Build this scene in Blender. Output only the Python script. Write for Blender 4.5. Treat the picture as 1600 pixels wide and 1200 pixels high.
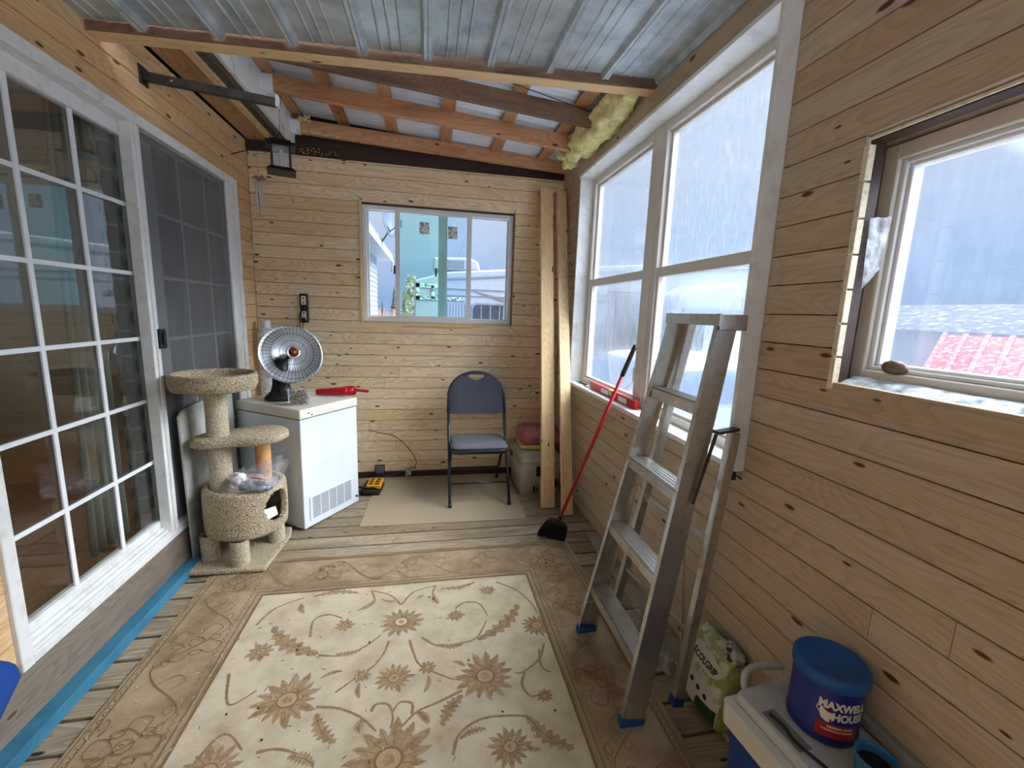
import bpy, bmesh, math, random
from mathutils import Vector, Matrix, noise as mnoise
for o in list(bpy.data.objects): bpy.data.objects.remove(o)
SC = bpy.context.scene
COL = SC.collection
rnd = random.Random(7)
PI = math.pi

# ------------------------------------------------------------------ camera
F_PX = 667.73
M = [[0.98199, -0.18560, 0.03480], [0.0030, -0.16880, -0.98560], [0.18880, 0.96800, -0.16520]]
cam = bpy.data.cameras.new('camera'); camo = bpy.data.objects.new('camera', cam); COL.objects.link(camo)
xr = Vector(M[0]).normalized(); fw = Vector(M[2]); fw = (fw - xr * fw.dot(xr)).normalized(); up = xr.cross(fw)
camo.matrix_world = Matrix(((xr.x, up.x, -fw.x, 0), (xr.y, up.y, -fw.y, 0), (xr.z, up.z, -fw.z, 1.5), (0, 0, 0, 1)))
cam.sensor_width = 36; cam.lens = F_PX * 36 / 1600; cam.clip_start = 0.02; cam.clip_end = 500
SC.camera = camo
SC.view_settings.view_transform = 'Standard'; SC.view_settings.look = 'None'
SC.view_settings.gamma = 1; SC.view_settings.use_curve_mapping = False
SC.view_settings.exposure = 1.75

def lin(r, g, b):
    f = lambda c: (c / 255 / 12.92) if c / 255 <= .04045 else ((c / 255 + .055) / 1.055) ** 2.4
    return (f(r), f(g), f(b), 1)

# ------------------------------------------------------------------ world: overcast sky, brighter high up and behind the camera
w = bpy.data.worlds.new('overcast_sky'); SC.world = w; w.use_nodes = True
nt = w.node_tree; nt.nodes.clear()
def N(nt, t, **k):
    n = nt.nodes.new(t)
    for a, v in k.items():
        if a == 'i':
            for kk, vv in v.items(): n.inputs[kk].default_value = vv
        else: setattr(n, a, v)
    return n
L_ = lambda nt, a, b: nt.links.new(a, b)
tc = N(nt, 'ShaderNodeTexCoord'); sp = N(nt, 'ShaderNodeSeparateXYZ'); L_(nt, tc.outputs['Generated'], sp.inputs[0])
rp = N(nt, 'ShaderNodeValToRGB'); e = rp.color_ramp.elements
e[0].position = 0.0; e[0].color = lin(132, 168, 216); e[1].position = 1.0; e[1].color = lin(214, 220, 228)
x = e.new(0.10); x.color = lin(164, 192, 232)
x = e.new(0.28); x.color = lin(196, 210, 234)
L_(nt, sp.outputs[2], rp.inputs[0])
cl = N(nt, 'ShaderNodeTexNoise', i={'Scale': 2.2, 'Detail': 5.0, 'Roughness': .55})
mp = N(nt, 'ShaderNodeMapping'); mp.inputs['Scale'].default_value = (1, 1, 3)
L_(nt, tc.outputs['Generated'], mp.inputs[0]); L_(nt, mp.outputs[0], cl.inputs[0])
cr = N(nt, 'ShaderNodeMapRange', i={1: .35, 2: .7, 3: 0.0, 4: .4}); L_(nt, cl.outputs[0], cr.inputs[0])
mx = N(nt, 'ShaderNodeMixRGB'); mx.inputs[2].default_value = lin(226, 230, 238)
L_(nt, cr.outputs[0], mx.inputs[0]); L_(nt, rp.outputs[0], mx.inputs[1])
# brightness: 1 near the horizon ahead, more overhead and towards the veiled sun behind the camera
dp = N(nt, 'ShaderNodeVectorMath', operation='DOT_PRODUCT'); nz = N(nt, 'ShaderNodeVectorMath', operation='NORMALIZE')
L_(nt, tc.outputs['Generated'], nz.inputs[0]); L_(nt, nz.outputs[0], dp.inputs[0]); dp.inputs[1].default_value = Vector((.62, -.12, .77)).normalized()
br = N(nt, 'ShaderNodeMapRange', i={1: .64, 2: 1.0, 3: 1.0, 4: 17.0}); L_(nt, dp.outputs['Value'], br.inputs[0])
bg = N(nt, 'ShaderNodeBackground'); bs = N(nt, 'ShaderNodeMath', operation='MULTIPLY'); bs.inputs[1].default_value = 0.35
L_(nt, br.outputs[0], bs.inputs[0]); L_(nt, bs.outputs[0], bg.inputs['Strength']); L_(nt, mx.outputs[0], bg.inputs[0])
wo = N(nt, 'ShaderNodeOutputWorld'); L_(nt, bg.outputs[0], wo.inputs[0])

# veiled sun: very soft, from the window side
sl = bpy.data.lights.new('veiled_sun', 'SUN'); sl.energy = 2.6; sl.angle = math.radians(50); sl.color = (1, .95, .88)
so = bpy.data.objects.new('veiled_sun', sl); COL.objects.link(so)
so.rotation_euler = Vector((.80, -.10, .60)).to_track_quat('Z', 'Y').to_euler()

# ------------------------------------------------------------------ helpers
def setp(o, label=None, cat=None, group=None, kind=None):
    if label: o['label'] = label
    if cat: o['category'] = cat
    if group: o['group'] = group
    if kind: o['kind'] = kind
    return o

def thing(name, label, cat, loc=(0, 0, 0), rz=0, group=None):
    o = bpy.data.objects.new(name, None); COL.objects.link(o); o.empty_display_size = .05
    o.location = loc; o.rotation_euler = (0, 0, rz)
    return setp(o, label, cat, group)

class MB:
    def __init__(s):
        s.bm = bmesh.new(); s.uv = s.bm.loops.layers.uv.new('UVMap'); s.tc = s.bm.loops.layers.float_color.new('tint')
    def _fin(s, faces, long, mi, t, smooth=False):
        """UV: u along LONG (a unit vector), v across it"""
        t = t or (rnd.random(), rnd.random(), rnd.random(), 1)
        l = Vector(long)
        a = l.orthogonal().normalized(); b = l.cross(a)
        for f in faces:
            f.material_index = mi; f.smooth = smooth
            f.normal_update(); v = f.normal.cross(l)
            v = v.normalized() if v.length > .2 else a
            for lp in f.loops:
                p = lp.vert.co
                lp[s.uv].uv = (p.dot(l), p.dot(v)); lp[s.tc] = t
    def poly(s, pts, mi=0, t=None, long=(1, 0, 0), smooth=False):
        f = s.bm.faces.new([s.bm.verts.new(p) for p in pts]); s._fin([f], long, mi, t, smooth); return f
    def box(s, x0, x1, y0, y1, z0, z1, mi=0, long=(1, 0, 0), t=None):
        v = [s.bm.verts.new(p) for p in ((x0, y0, z0), (x1, y0, z0), (x1, y1, z0), (x0, y1, z0), (x0, y0, z1), (x1, y0, z1), (x1, y1, z1), (x0, y1, z1))]
        fs = [s.bm.faces.new([v[i] for i in q]) for q in ((0, 3, 2, 1), (4, 5, 6, 7), (0, 1, 5, 4), (1, 2, 6, 5), (2, 3, 7, 6), (3, 0, 4, 7))]
        s._fin(fs, long, mi, t); return fs
    def beam(s, p0, p1, w, h, upv=(0, 0, 1), mi=0, t=None, w1=None, h1=None):
        p0 = Vector(p0); p1 = Vector(p1); d = (p1 - p0).normalized(); sd = d.cross(Vector(upv)).normalized(); u = sd.cross(d)
        w1 = w if w1 is None else w1; h1 = h if h1 is None else h1
        v = []
        for p, ww, hh in ((p0, w, h), (p1, w1, h1)):
            for a, b in ((-1, -1), (1, -1), (1, 1), (-1, 1)): v.append(s.bm.verts.new(p + sd * a * ww / 2 + u * b * hh / 2))
        fs = [s.bm.faces.new([v[i] for i in q]) for q in ((0, 1, 2, 3), (7, 6, 5, 4), (0, 4, 5, 1), (1, 5, 6, 2), (2, 6, 7, 3), (3, 7, 4, 0))]
        s._fin(fs, d, mi, t)
    def tube(s, pts, r, n=8, mi=0, caps=True, t=None, closed=False):
        pts = [Vector(p) for p in pts]; rings = []; k = len(pts)
        rr = r if isinstance(r, (list, tuple)) else [r] * k
        ref = None
        for i, p in enumerate(pts):
            if closed: d = pts[(i + 1) % k] - pts[i - 1]
            else: d = (pts[min(i + 1, k - 1)] - pts[max(i - 1, 0)])
            d.normalize()
            if ref is None: ref = d.orthogonal().normalized()
            a = (ref - d * ref.dot(d)).normalized(); b = d.cross(a); ref = a
            rings.append([s.bm.verts.new(p + (a * math.cos(2 * PI * j / n) + b * math.sin(2 * PI * j / n)) * rr[i]) for j in range(n)])
        fs = []
        for i in range(k if closed else k - 1):
            A, B = rings[i], rings[(i + 1) % k]
            for j in range(n): fs.append(s.bm.faces.new((A[j], A[(j + 1) % n], B[(j + 1) % n], B[j])))
        s._fin(fs, (0, 0, 1), mi, t, True)
        if caps and not closed: s._fin([s.bm.faces.new(rings[0][::-1]), s.bm.faces.new(rings[-1])], (1, 0, 0), mi, t)
    def lathe(s, prof, n=32, c=(0, 0, 0), mx=None, mi=0, smooth=True, sx=1, sy=1):
        """prof: (r, z) list; closed with a point when r == 0"""
        mx = mx or Matrix.Translation(c); rings = []
        for r, z in prof:
            if r < 1e-6: rings.append([s.bm.verts.new(mx @ Vector((0, 0, z)))])
            else: rings.append([s.bm.verts.new(mx @ Vector((r * sx * math.cos(2 * PI * j / n), r * sy * math.sin(2 * PI * j / n), z))) for j in range(n)])
        fs = []
        for A, B in zip(rings, rings[1:]):
            for j in range(n):
                q = [A[j % len(A)], A[(j + 1) % len(A)], B[(j + 1) % len(B)], B[j % len(B)]]
                u = []
                for v in q:
                    if v not in u: u.append(v)
                if len(u) > 2: fs.append(s.bm.faces.new(u))
        s._fin(fs, (0, 0, 1), mi, None, smooth)
    def prism(s, pts, vec, mi=0, long=(1, 0, 0), smooth=False, t=None):
        """pts: closed outline in 3D; vec: extrusion"""
        vec = Vector(vec); A = [s.bm.verts.new(p) for p in pts]; B = [s.bm.verts.new(Vector(p) + vec) for p in pts]
        n = len(A); caps = [s.bm.faces.new(A[::-1]), s.bm.faces.new(B)]
        sd = [s.bm.faces.new((A[i], A[(i + 1) % n], B[(i + 1) % n], B[i])) for i in range(n)]
        t = t or (rnd.random(), rnd.random(), rnd.random(), 1)
        s._fin(caps, long, mi, t); s._fin(sd, long, mi, t, smooth)
    def build(s, name, mats, parent=None, bevel=0, seg=1, world=False, label=None, cat=None, group=None, kind=None, subsurf=0, solid=0, recalc=True, autosm=True):
        if recalc: bmesh.ops.recalc_face_normals(s.bm, faces=s.bm.faces)
        me = bpy.data.meshes.new(name); s.bm.to_mesh(me); s.bm.free()
        for m in (mats if isinstance(mats, (list, tuple)) else [mats]): me.materials.append(m)
        o = bpy.data.objects.new(name, me); COL.objects.link(o)
        if parent:
            o.parent = parent
            if world:
                r = parent
                mt = Matrix.Identity(4)
                while r: mt = Matrix.LocRotScale(r.location, r.rotation_euler, r.scale) @ mt; r = r.parent
                me.transform(mt.inverted())
        if solid:
            m = o.modifiers.new('solid', 'SOLIDIFY'); m.thickness = solid; m.offset = 0
        if bevel:
            m = o.modifiers.new('bevel', 'BEVEL'); m.width = bevel; m.segments = seg; m.limit_method = 'ANGLE'; m.angle_limit = .6
        if subsurf:
            m = o.modifiers.new('sub', 'SUBSURF'); m.levels = m.render_levels = subsurf
        setp(o, label, cat, group, kind)
        return o

def struct(o, kind='structure'):
    o['kind'] = kind; return o

# ------------------------------------------------------------------ materials
def mat(name, color=(.5, .5, .5, 1), rough=.6, metal=0, spec=.5, coat=0, emit=None, noise=None, bump=0, bscale=200, trans=0, ior=1.45, alpha=1, sub=0):
    m = bpy.data.materials.new(name); m.use_nodes = True; t = m.node_tree; b = t.nodes['Principled BSDF']
    b.inputs['Base Color'].default_value = color; b.inputs['Roughness'].default_value = rough; b.inputs['Metallic'].default_value = metal
    b.inputs['Specular IOR Level'].default_value = spec; b.inputs['Coat Weight'].default_value = coat
    b.inputs['Transmission Weight'].default_value = trans; b.inputs['IOR'].default_value = ior; b.inputs['Alpha'].default_value = alpha
    if noise:   # (other colour, scale, contrast low, high, detail)
        c2, sc, lo, hi = noise[:4]
        g = N(t, 'ShaderNodeTexCoord'); nn = N(t, 'ShaderNodeTexNoise', i={'Scale': sc, 'Detail': 6.0, 'Roughness': .62})
        L_(t, g.outputs['Object'], nn.inputs[0])
        mr = N(t, 'ShaderNodeMapRange', i={1: lo, 2: hi}); L_(t, nn.outputs[0], mr.inputs[0])
        q = N(t, 'ShaderNodeMixRGB'); q.inputs[1].default_value = color; q.inputs[2].default_value = c2
        L_(t, mr.outputs[0], q.inputs[0]); L_(t, q.outputs[0], b.inputs['Base Color'])
    if bump:
        g = N(t, 'ShaderNodeTexCoord'); nn = N(t, 'ShaderNodeTexNoise', i={'Scale': bscale, 'Detail': 3.0})
        L_(t, g.outputs['Object'], nn.inputs[0]); bp = N(t, 'ShaderNodeBump', i={'Strength': bump, 'Distance': .01})
        L_(t, nn.outputs[0], bp.inputs['Height']); L_(t, bp.outputs[0], b.inputs['Normal'])
    return m

def wood(name, cA, cB, dark, rough=.55, grain=1.0, knots=1.0, knotc=lin(92, 52, 26), stain=None, band=.5, sat_noise=.25):
    """boards: UV u runs along the grain, 'tint' differs from board to board"""
    m = bpy.data.materials.new(name); m.use_nodes = True; t = m.node_tree; b = t.nodes['Principled BSDF']
    b.inputs['Roughness'].default_value = rough; b.inputs['Specular IOR Level'].default_value = .35
    uv = N(t, 'ShaderNodeUVMap'); at = N(t, 'ShaderNodeAttribute', attribute_name='tint'); sc = N(t, 'ShaderNodeSeparateColor'); L_(t, at.outputs['Color'], sc.inputs[0])
    cmb = N(t, 'ShaderNodeCombineXYZ')
    for k in range(3):
        mm = N(t, 'ShaderNodeMath', operation='MULTIPLY'); mm.inputs[1].default_value = (31.7, 17.3, 9.1)[k]; L_(t, sc.outputs[k], mm.inputs[0]); L_(t, mm.outputs[0], cmb.inputs[k])
    ad = N(t, 'ShaderNodeVectorMath', operation='ADD'); L_(t, uv.outputs[0], ad.inputs[0]); L_(t, cmb.outputs[0], ad.inputs[1])
    def mapped(s):
        q = N(t, 'ShaderNodeVectorMath', operation='MULTIPLY'); q.inputs[1].default_value = s; L_(t, ad.outputs[0], q.inputs[0]); return q.outputs[0]
    # knots
    vo = N(t, 'ShaderNodeTexVoronoi', voronoi_dimensions='2D', i={'Scale': 1.0}); L_(t, mapped((5.0, 14, 1)), vo.inputs[0])
    vc = N(t, 'ShaderNodeSeparateColor'); L_(t, vo.outputs['Color'], vc.inputs[0])
    pick = N(t, 'ShaderNodeMath', operation='LESS_THAN'); pick.inputs[1].default_value = .36 * knots; L_(t, vc.outputs[0], pick.inputs[0])
    size = N(t, 'ShaderNodeMapRange', i={1: 0, 2: 1, 3: .04, 4: .125}); L_(t, vc.outputs[1], size.inputs[0])
    kd = N(t, 'ShaderNodeMath', operation='DIVIDE'); L_(t, vo.outputs['Distance'], kd.inputs[0]); L_(t, size.outputs[0], kd.inputs[1])
    kn = N(t, 'ShaderNodeMapRange', i={1: .75, 2: 1.25, 3: 1, 4: 0}); L_(t, kd.outputs[0], kn.inputs[0])
    kp = N(t, 'ShaderNodeMath', operation='MULTIPLY'); L_(t, kn.outputs[0], kp.inputs[0]); L_(t, pick.outputs[0], kp.inputs[1])
    # bands (cathedral grain): distorted across the board
    n0 = N(t, 'ShaderNodeTexNoise', i={'Scale': 1.0, 'Detail': 2.0}); L_(t, mapped((1.1, 5, 1)), n0.inputs[0])
    q1 = N(t, 'ShaderNodeMath', operation='MULTIPLY'); q1.inputs[1].default_value = 26.0; L_(t, n0.outputs[0], q1.inputs[0])
    q2 = N(t, 'ShaderNodeMath', operation='FRACT'); L_(t, q1.outputs[0], q2.inputs[0])
    q3 = N(t, 'ShaderNodeMapRange', i={1: .35, 2: .95, 3: 0, 4: 1}); L_(t, q2.outputs[0], q3.inputs[0])
    n1 = N(t, 'ShaderNodeTexNoise', i={'Scale': 1.0, 'Detail': 5.0, 'Roughness': .6}); L_(t, mapped((3, 130, 1)), n1.inputs[0])
    n2 = N(t, 'ShaderNodeTexNoise', i={'Scale': 1.0, 'Detail': 3.0}); L_(t, mapped((1.5, 7, 1)), n2.inputs[0])
    c0 = N(t, 'ShaderNodeMixRGB'); c0.inputs[1].default_value = cA; c0.inputs[2].default_value = cB
    r0 = N(t, 'ShaderNodeMapRange', i={1: .0, 2: 1.0}); L_(t, sc.outputs[1], r0.inputs[0]); L_(t, r0.outputs[0], c0.inputs[0])
    g1 = N(t, 'ShaderNodeMixRGB'); g1.inputs[2].default_value = dark; L_(t, c0.outputs[0], g1.inputs[1])
    mb = N(t, 'ShaderNodeMath', operation='MULTIPLY'); mb.inputs[1].default_value = .62 * band * grain; L_(t, q3.outputs[0], mb.inputs[0]); L_(t, mb.outputs[0], g1.inputs[0])
    g2 = N(t, 'ShaderNodeMixRGB'); g2.inputs[2].default_value = dark; L_(t, g1.outputs[0], g2.inputs[1])
    mr = N(t, 'ShaderNodeMapRange', i={1: .5, 2: .75, 3: 0, 4: .55 * grain}); L_(t, n1.outputs[0], mr.inputs[0]); L_(t, mr.outputs[0], g2.inputs[0])
    g3 = N(t, 'ShaderNodeMixRGB'); g3.inputs[2].default_value = stain or dark; L_(t, g2.outputs[0], g3.inputs[1])
    m3 = N(t, 'ShaderNodeMapRange', i={1: .5, 2: .8, 3: 0, 4: sat_noise if not stain else .9}); L_(t, n2.outputs[0], m3.inputs[0]); L_(t, m3.outputs[0], g3.inputs[0])
    g4 = N(t, 'ShaderNodeMixRGB'); g4.inputs[2].default_value = knotc; L_(t, g3.outputs[0], g4.inputs[1]); L_(t, kp.outputs[0], g4.inputs[0])
    L_(t, g4.outputs[0], b.inputs['Base Color'])
    bp = N(t, 'ShaderNodeBump', i={'Strength': .12, 'Distance': .004}); L_(t, n1.outputs[0], bp.inputs['Height']); L_(t, bp.outputs[0], b.inputs['Normal'])
    return m

def pane(name, tint=(.96, .98, .98, 1), rough=0, drops=0, refl=1.0):
    """thin sheet of glass: clear straight through, mirror by Fresnel; DROPS adds condensation"""
    m = bpy.data.materials.new(name); m.use_nodes = True; t = m.node_tree; t.nodes.clear()
    out = N(t, 'ShaderNodeOutputMaterial'); tr = N(t, 'ShaderNodeBsdfTransparent'); tr.inputs[0].default_value = tint
    gl = N(t, 'ShaderNodeBsdfGlossy'); gl.inputs['Roughness'].default_value = rough
    fr = N(t, 'ShaderNodeFresnel', i={'IOR': 1.52}); ml = N(t, 'ShaderNodeMath', operation='MULTIPLY', use_clamp=True); ml.inputs[1].default_value = refl
    gm = N(t, 'ShaderNodeNewGeometry'); io = N(t, 'ShaderNodeMapRange', i={1: 0, 2: 1, 3: 1.52, 4: 1 / 1.52}); L_(t, gm.outputs['Backfacing'], io.inputs[0]); L_(t, io.outputs[0], fr.inputs['IOR'])  # same reflectance from both faces of the sheet
    L_(t, fr.outputs[0], ml.inputs[0])
    mx = N(t, 'ShaderNodeMixShader'); L_(t, ml.outputs[0], mx.inputs[0]); L_(t, tr.outputs[0], mx.inputs[1]); L_(t, gl.outputs[0], mx.inputs[2])
    last = mx.outputs[0]
    if drops:
        g = N(t, 'ShaderNodeTexCoord')
        mp = N(t, 'ShaderNodeMapping'); mp.inputs['Scale'].default_value = (1, 1, .22); L_(t, g.outputs['Object'], mp.inputs[0])
        na = N(t, 'ShaderNodeTexNoise', i={'Scale': 70.0, 'Detail': 4.0, 'Roughness': .7}); L_(t, mp.outputs[0], na.inputs[0])
        nb = N(t, 'ShaderNodeTexVoronoi', i={'Scale': 95.0}); L_(t, g.outputs['Object'], nb.inputs[0])
        ra = N(t, 'ShaderNodeMapRange', i={1: .45, 2: .68, 3: .0, 4: .75}); L_(t, na.outputs[0], ra.inputs[0])
        rb = N(t, 'ShaderNodeMapRange', i={1: .1, 2: .42, 3: .55, 4: 0}); L_(t, nb.outputs['Distance'], rb.inputs[0])
        mm = N(t, 'ShaderNodeMath', operation='MAXIMUM'); L_(t, ra.outputs[0], mm.inputs[0]); L_(t, rb.outputs[0], mm.inputs[1])
        bs_ = N(t, 'ShaderNodeMath', operation='MULTIPLY_ADD', use_clamp=True); bs_.inputs[1].default_value = drops; bs_.inputs[2].default_value = drops * .3; L_(t, mm.outputs[0], bs_.inputs[0])
        rf = N(t, 'ShaderNodeBsdfRefraction', i={'Roughness': .16, 'IOR': 1.04}); rf.inputs[0].default_value = (.86, .90, .95, 1)
        tl = N(t, 'ShaderNodeBsdfTranslucent'); tl.inputs[0].default_value = (.8, .85, .9, 1)
        ms = N(t, 'ShaderNodeMixShader'); ms.inputs[0].default_value = .055; L_(t, rf.outputs[0], ms.inputs[1]); L_(t, tl.outputs[0], ms.inputs[2])
        bp = N(t, 'ShaderNodeBump', i={'Strength': .35, 'Distance': .01}); L_(t, mm.outputs[0], bp.inputs['Height']); L_(t, bp.outputs[0], rf.inputs['Normal'])
        m2 = N(t, 'ShaderNodeMixShader'); L_(t, bs_.outputs[0], m2.inputs[0]); L_(t, last, m2.inputs[1]); L_(t, ms.outputs[0], m2.inputs[2]); last = m2.outputs[0]
    L_(t, last, out.inputs[0])
    return m

def film(name, col, amount, rough=.2, bump=0):
    """translucent plastic film or mesh: part see-through, part diffuse"""
    m = bpy.data.materials.new(name); m.use_nodes = True; t = m.node_tree; t.nodes.clear()
    out = N(t, 'ShaderNodeOutputMaterial'); tr = N(t, 'ShaderNodeBsdfTransparent'); pb = N(t, 'ShaderNodeBsdfPrincipled', i={'Base Color': col, 'Roughness': rough})
    mx = N(t, 'ShaderNodeMixShader'); mx.inputs[0].default_value = amount; L_(t, tr.outputs[0], mx.inputs[1]); L_(t, pb.outputs[0], mx.inputs[2]); L_(t, mx.outputs[0], out.inputs[0])
    if bump:
        g = N(t, 'ShaderNodeTexCoord'); nn = N(t, 'ShaderNodeTexNoise', i={'Scale': 25.0, 'Detail': 4.0}); L_(t, g.outputs['Object'], nn.inputs[0])
        bp = N(t, 'ShaderNodeBump', i={'Strength': bump, 'Distance': .02}); L_(t, nn.outputs[0], bp.inputs['Height']); L_(t, bp.outputs[0], pb.inputs['Normal'])
        mr = N(t, 'ShaderNodeMapRange', i={1: .35, 2: .7, 3: amount * .4, 4: min(1, amount * 1.6)}); L_(t, nn.outputs[0], mr.inputs[0]); L_(t, mr.outputs[0], mx.inputs[0])
    return m

PINE = wood('pine_boards', lin(243, 222, 184), lin(230, 202, 156), lin(166, 120, 78), knots=.95)
PINEL = wood('pine_boards_warm', lin(228, 196, 148), lin(214, 172, 118), lin(160, 106, 62), knots=.7)
PINER = wood('pine_boards_shaded', lin(198, 182, 158), lin(184, 156, 124), lin(132, 100, 74), knots=.75, band=.45, grain=.8)  # same pine as the back wall; the right wall's shade is in the colour
STUD = wood('pale_lumber', lin(236, 208, 160), lin(224, 190, 138), lin(190, 140, 88), knots=.5)
DECK = wood('weathered_deck', lin(172, 154, 128), lin(146, 128, 104), lin(84, 68, 54), rough=.75, knots=.35, knotc=lin(50, 38, 28), stain=lin(96, 78, 60), grain=1.2)
RAFT = wood('rafter_wood', lin(208, 158, 114), lin(190, 138, 94), lin(128, 82, 52), knots=.4, knotc=lin(70, 30, 18), stain=lin(140, 86, 54))
OLDW = wood('aged_brown_wood', lin(140, 108, 84), lin(118, 88, 66), lin(66, 48, 36), knots=.4, stain=lin(52, 36, 28))
DARKW = wood('dark_stained_board', lin(74, 50, 38), lin(56, 38, 30), lin(28, 20, 16), knots=.3)
PLYW = wood('water_stained_plywood', lin(198, 158, 112), lin(176, 134, 90), lin(96, 64, 42), knots=.2, stain=lin(70, 46, 32))
GRAYW = wood('weathered_plank', lin(140, 128, 112), lin(116, 106, 94), lin(78, 68, 58), rough=.8, knots=.25, stain=lin(92, 78, 64))
FLOORIN = wood('interior_laminate', lin(176, 124, 82), lin(146, 98, 62), lin(86, 52, 32), rough=.35, knots=.1)
WHITE = mat('white_vinyl', lin(226, 226, 222), .4, noise=(lin(196, 192, 182), 14, .5, .8))
WHITEF = mat('white_window_frame', lin(222, 222, 220), .35)
GRIDW = mat('white_grille', lin(232, 234, 234), .45)
TAUPE = mat('beige_vinyl_frame', lin(214, 208, 198), .4)
METAL = mat('galvanised_panel', lin(196, 206, 210), .42, .45, noise=(lin(150, 160, 166), 9, .42, .75), bump=.05, bscale=40)
METALR = mat('corrugated_roof', lin(234, 238, 246), .5, 0, noise=(lin(212, 218, 228), 3, .4, .7))
ALU = mat('worn_aluminium', lin(190, 187, 180), .32, .85, noise=(lin(142, 136, 128), 34, .5, .85), bump=.02, bscale=60)
STEEL = mat('dark_steel', lin(86, 82, 78), .5, .7, noise=(lin(60, 56, 52), 20, .4, .7))
BLACK = mat('black_plastic', lin(26, 26, 28), .4)
BLACKM = mat('black_metal', lin(22, 22, 24), .35, .4)
CHROME = mat('chrome', lin(225, 226, 228), .16, 1)
RED = mat('red_plastic', lin(186, 20, 30), .35)
REDM = mat('red_painted_pole', lin(176, 26, 36), .3)
BLUEP = mat('blue_painted_board', lin(58, 122, 150), .55, noise=(lin(44, 92, 118), 9, .45, .75))
DRK = mat('dark_void', lin(20, 17, 15), .9)

# ------------------------------------------------------------------ room shell
XL, XR, YB = -1.366, 1.15, 3.80
YN = -1.7
BH = 0.0953
def board_wall(name, axis, c, a0, a1, z0, z1, openings, mats, thick=.018, sign=1, seed=1, joints=1.2, parent=None, gap=.0032):
    """rows of tongue and groove boards; axis 'x': wall runs along x at y=c; 'y': along y at x=c. Boards grow outwards (sign) from the room face"""
    r = random.Random(seed); m = MB(); z = z0; row = 0
    while z < z1 - .004:
        zt = min(z + BH, z1)
        if zt - z > .01:
            zc = (z + zt) / 2
            segs = [(a0, a1)]
            for (o0, o1, oz0, oz1) in openings:
                if oz0 < zc < oz1:
                    ns = []
                    for s0, s1 in segs:
                        if o1 <= s0 or o0 >= s1: ns.append((s0, s1)); continue
                        if o0 > s0: ns.append((s0, o0))
                        if o1 < s1: ns.append((o1, s1))
                    segs = ns
            for s0, s1 in segs:
                cuts = [s0]
                if s1 - s0 > 2.0 and r.random() < joints * .4: cuts.append(s0 + (s1 - s0) * r.uniform(.3, .7))
                cuts.append(s1)
                for b0, b1 in zip(cuts, cuts[1:]):
                    t = (r.random(), r.random() ** 1.5, r.random(), 1); d = r.uniform(0, .0012)
                    lo, hi = sorted((c + sign * d, c + sign * thick))
                    if axis == 'x': m.box(b0 + .0006, b1 - .0006, lo, hi, z + gap / 2, zt - gap / 2, 0, (1, 0, 0), t)
                    else: m.box(lo, hi, b0 + .0006, b1 - .0006, z + gap / 2, zt - gap / 2, 0, (0, 1, 0), t)
        z += BH; row += 1
    # dark sheathing behind, cut into strips round the openings
    lo, hi = sorted((c + sign * (thick + .001), c + sign * (thick + .05)))
    zs = sorted({z0, z1, *[max(z0, min(z1, o[2])) for o in openings], *[max(z0, min(z1, o[3])) for o in openings]})
    for q0, q1 in zip(zs, zs[1:]):
        if q1 - q0 < 1e-4: continue
        zc = (q0 + q1) / 2; segs = [(a0, a1)]
        for (o0, o1, oz0, oz1) in openings:
            if oz0 < zc < oz1:
                ns = []
                for s0, s1 in segs:
                    if o1 <= s0 or o0 >= s1: ns.append((s0, s1)); continue
                    if o0 > s0: ns.append((s0, o0))
                    if o1 < s1: ns.append((o1, s1))
                segs = ns
        for s0, s1 in segs:
            if axis == 'x': m.box(s0, s1, lo, hi, q0, q1, 1)
            else: m.box(lo, hi, s0, s1, q0, q1, 1)
    return struct(m.build(name, [mats, DARKW], parent, bevel=.0016))

BO = (-.565, .72, 1.372, 2.37)             # back window opening x0,x1,z0,z1
board_wall('wall_back', 'x', YB, XL, 1.18, .05, 2.64, [BO], PINE, seed=11, joints=.5)
LO = (1.55, 3.55, .23, 2.357)              # patio door
board_wall('wall_left', 'y', XL, YN, YB + .0, .25 - .0, 2.71, [LO], PINEL, sign=-1, seed=21, joints=1)
W1 = (1.33, 3.345, .955, 2.545)            # big window
W2 = (.05, 1.045, 1.305, 1.988)            # near window
W3 = (-1.35, -.35, .955, 2.4)  # unseen opening behind the camera, added for daylight
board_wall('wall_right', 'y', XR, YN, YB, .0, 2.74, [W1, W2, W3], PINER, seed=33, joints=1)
board_wall('wall_front', 'x', YN, XL, 1.18, .0, 2.7, [(.05, 1.10, .95, 2.3)], PINE, sign=-1, seed=41)  # the opening is out of view, added to let sky light in

# floor
m = MB(); y = 3.84; r = random.Random(3)
while y > YN:
    t = (r.random(), r.random(), r.random(), 1)
    cuts = [-1.42, 1.17]
    if r.random() < .4: cuts.insert(1, r.uniform(-.8, .8))
    for a, b in zip(cuts, cuts[1:]): m.box(a, b - .002, y - .1195, y, -.035, 0, 0, (1, 0, 0), (r.random(), r.random(), r.random(), 1))
    y -= .1335
m.box(-1.5, 1.25, YN, 3.9, -.16, -.075, 1)
struct(m.build('floor', [DECK, DRK], bevel=.005, seg=2))

# step board below the patio door and blue kerb board
m = MB(); m.box(XL - .05, XL + .012, YN, YB, .045, .235, 0, (0, 1, 0)); struct(m.build('trim_1', GRAYW, bevel=.003))
m = MB(); m.box(XL, -1.292, YN, YB, .0, .05, 0, (0, 1, 0)); struct(m.build('baseboard_left', BLUEP, bevel=.004, seg=2))
m = MB(); m.box(XL, 1.12, YB - .016, YB + .01, .0, .05, 0, (1, 0, 0)); struct(m.build('baseboard_back', DARKW, bevel=.003))

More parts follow.
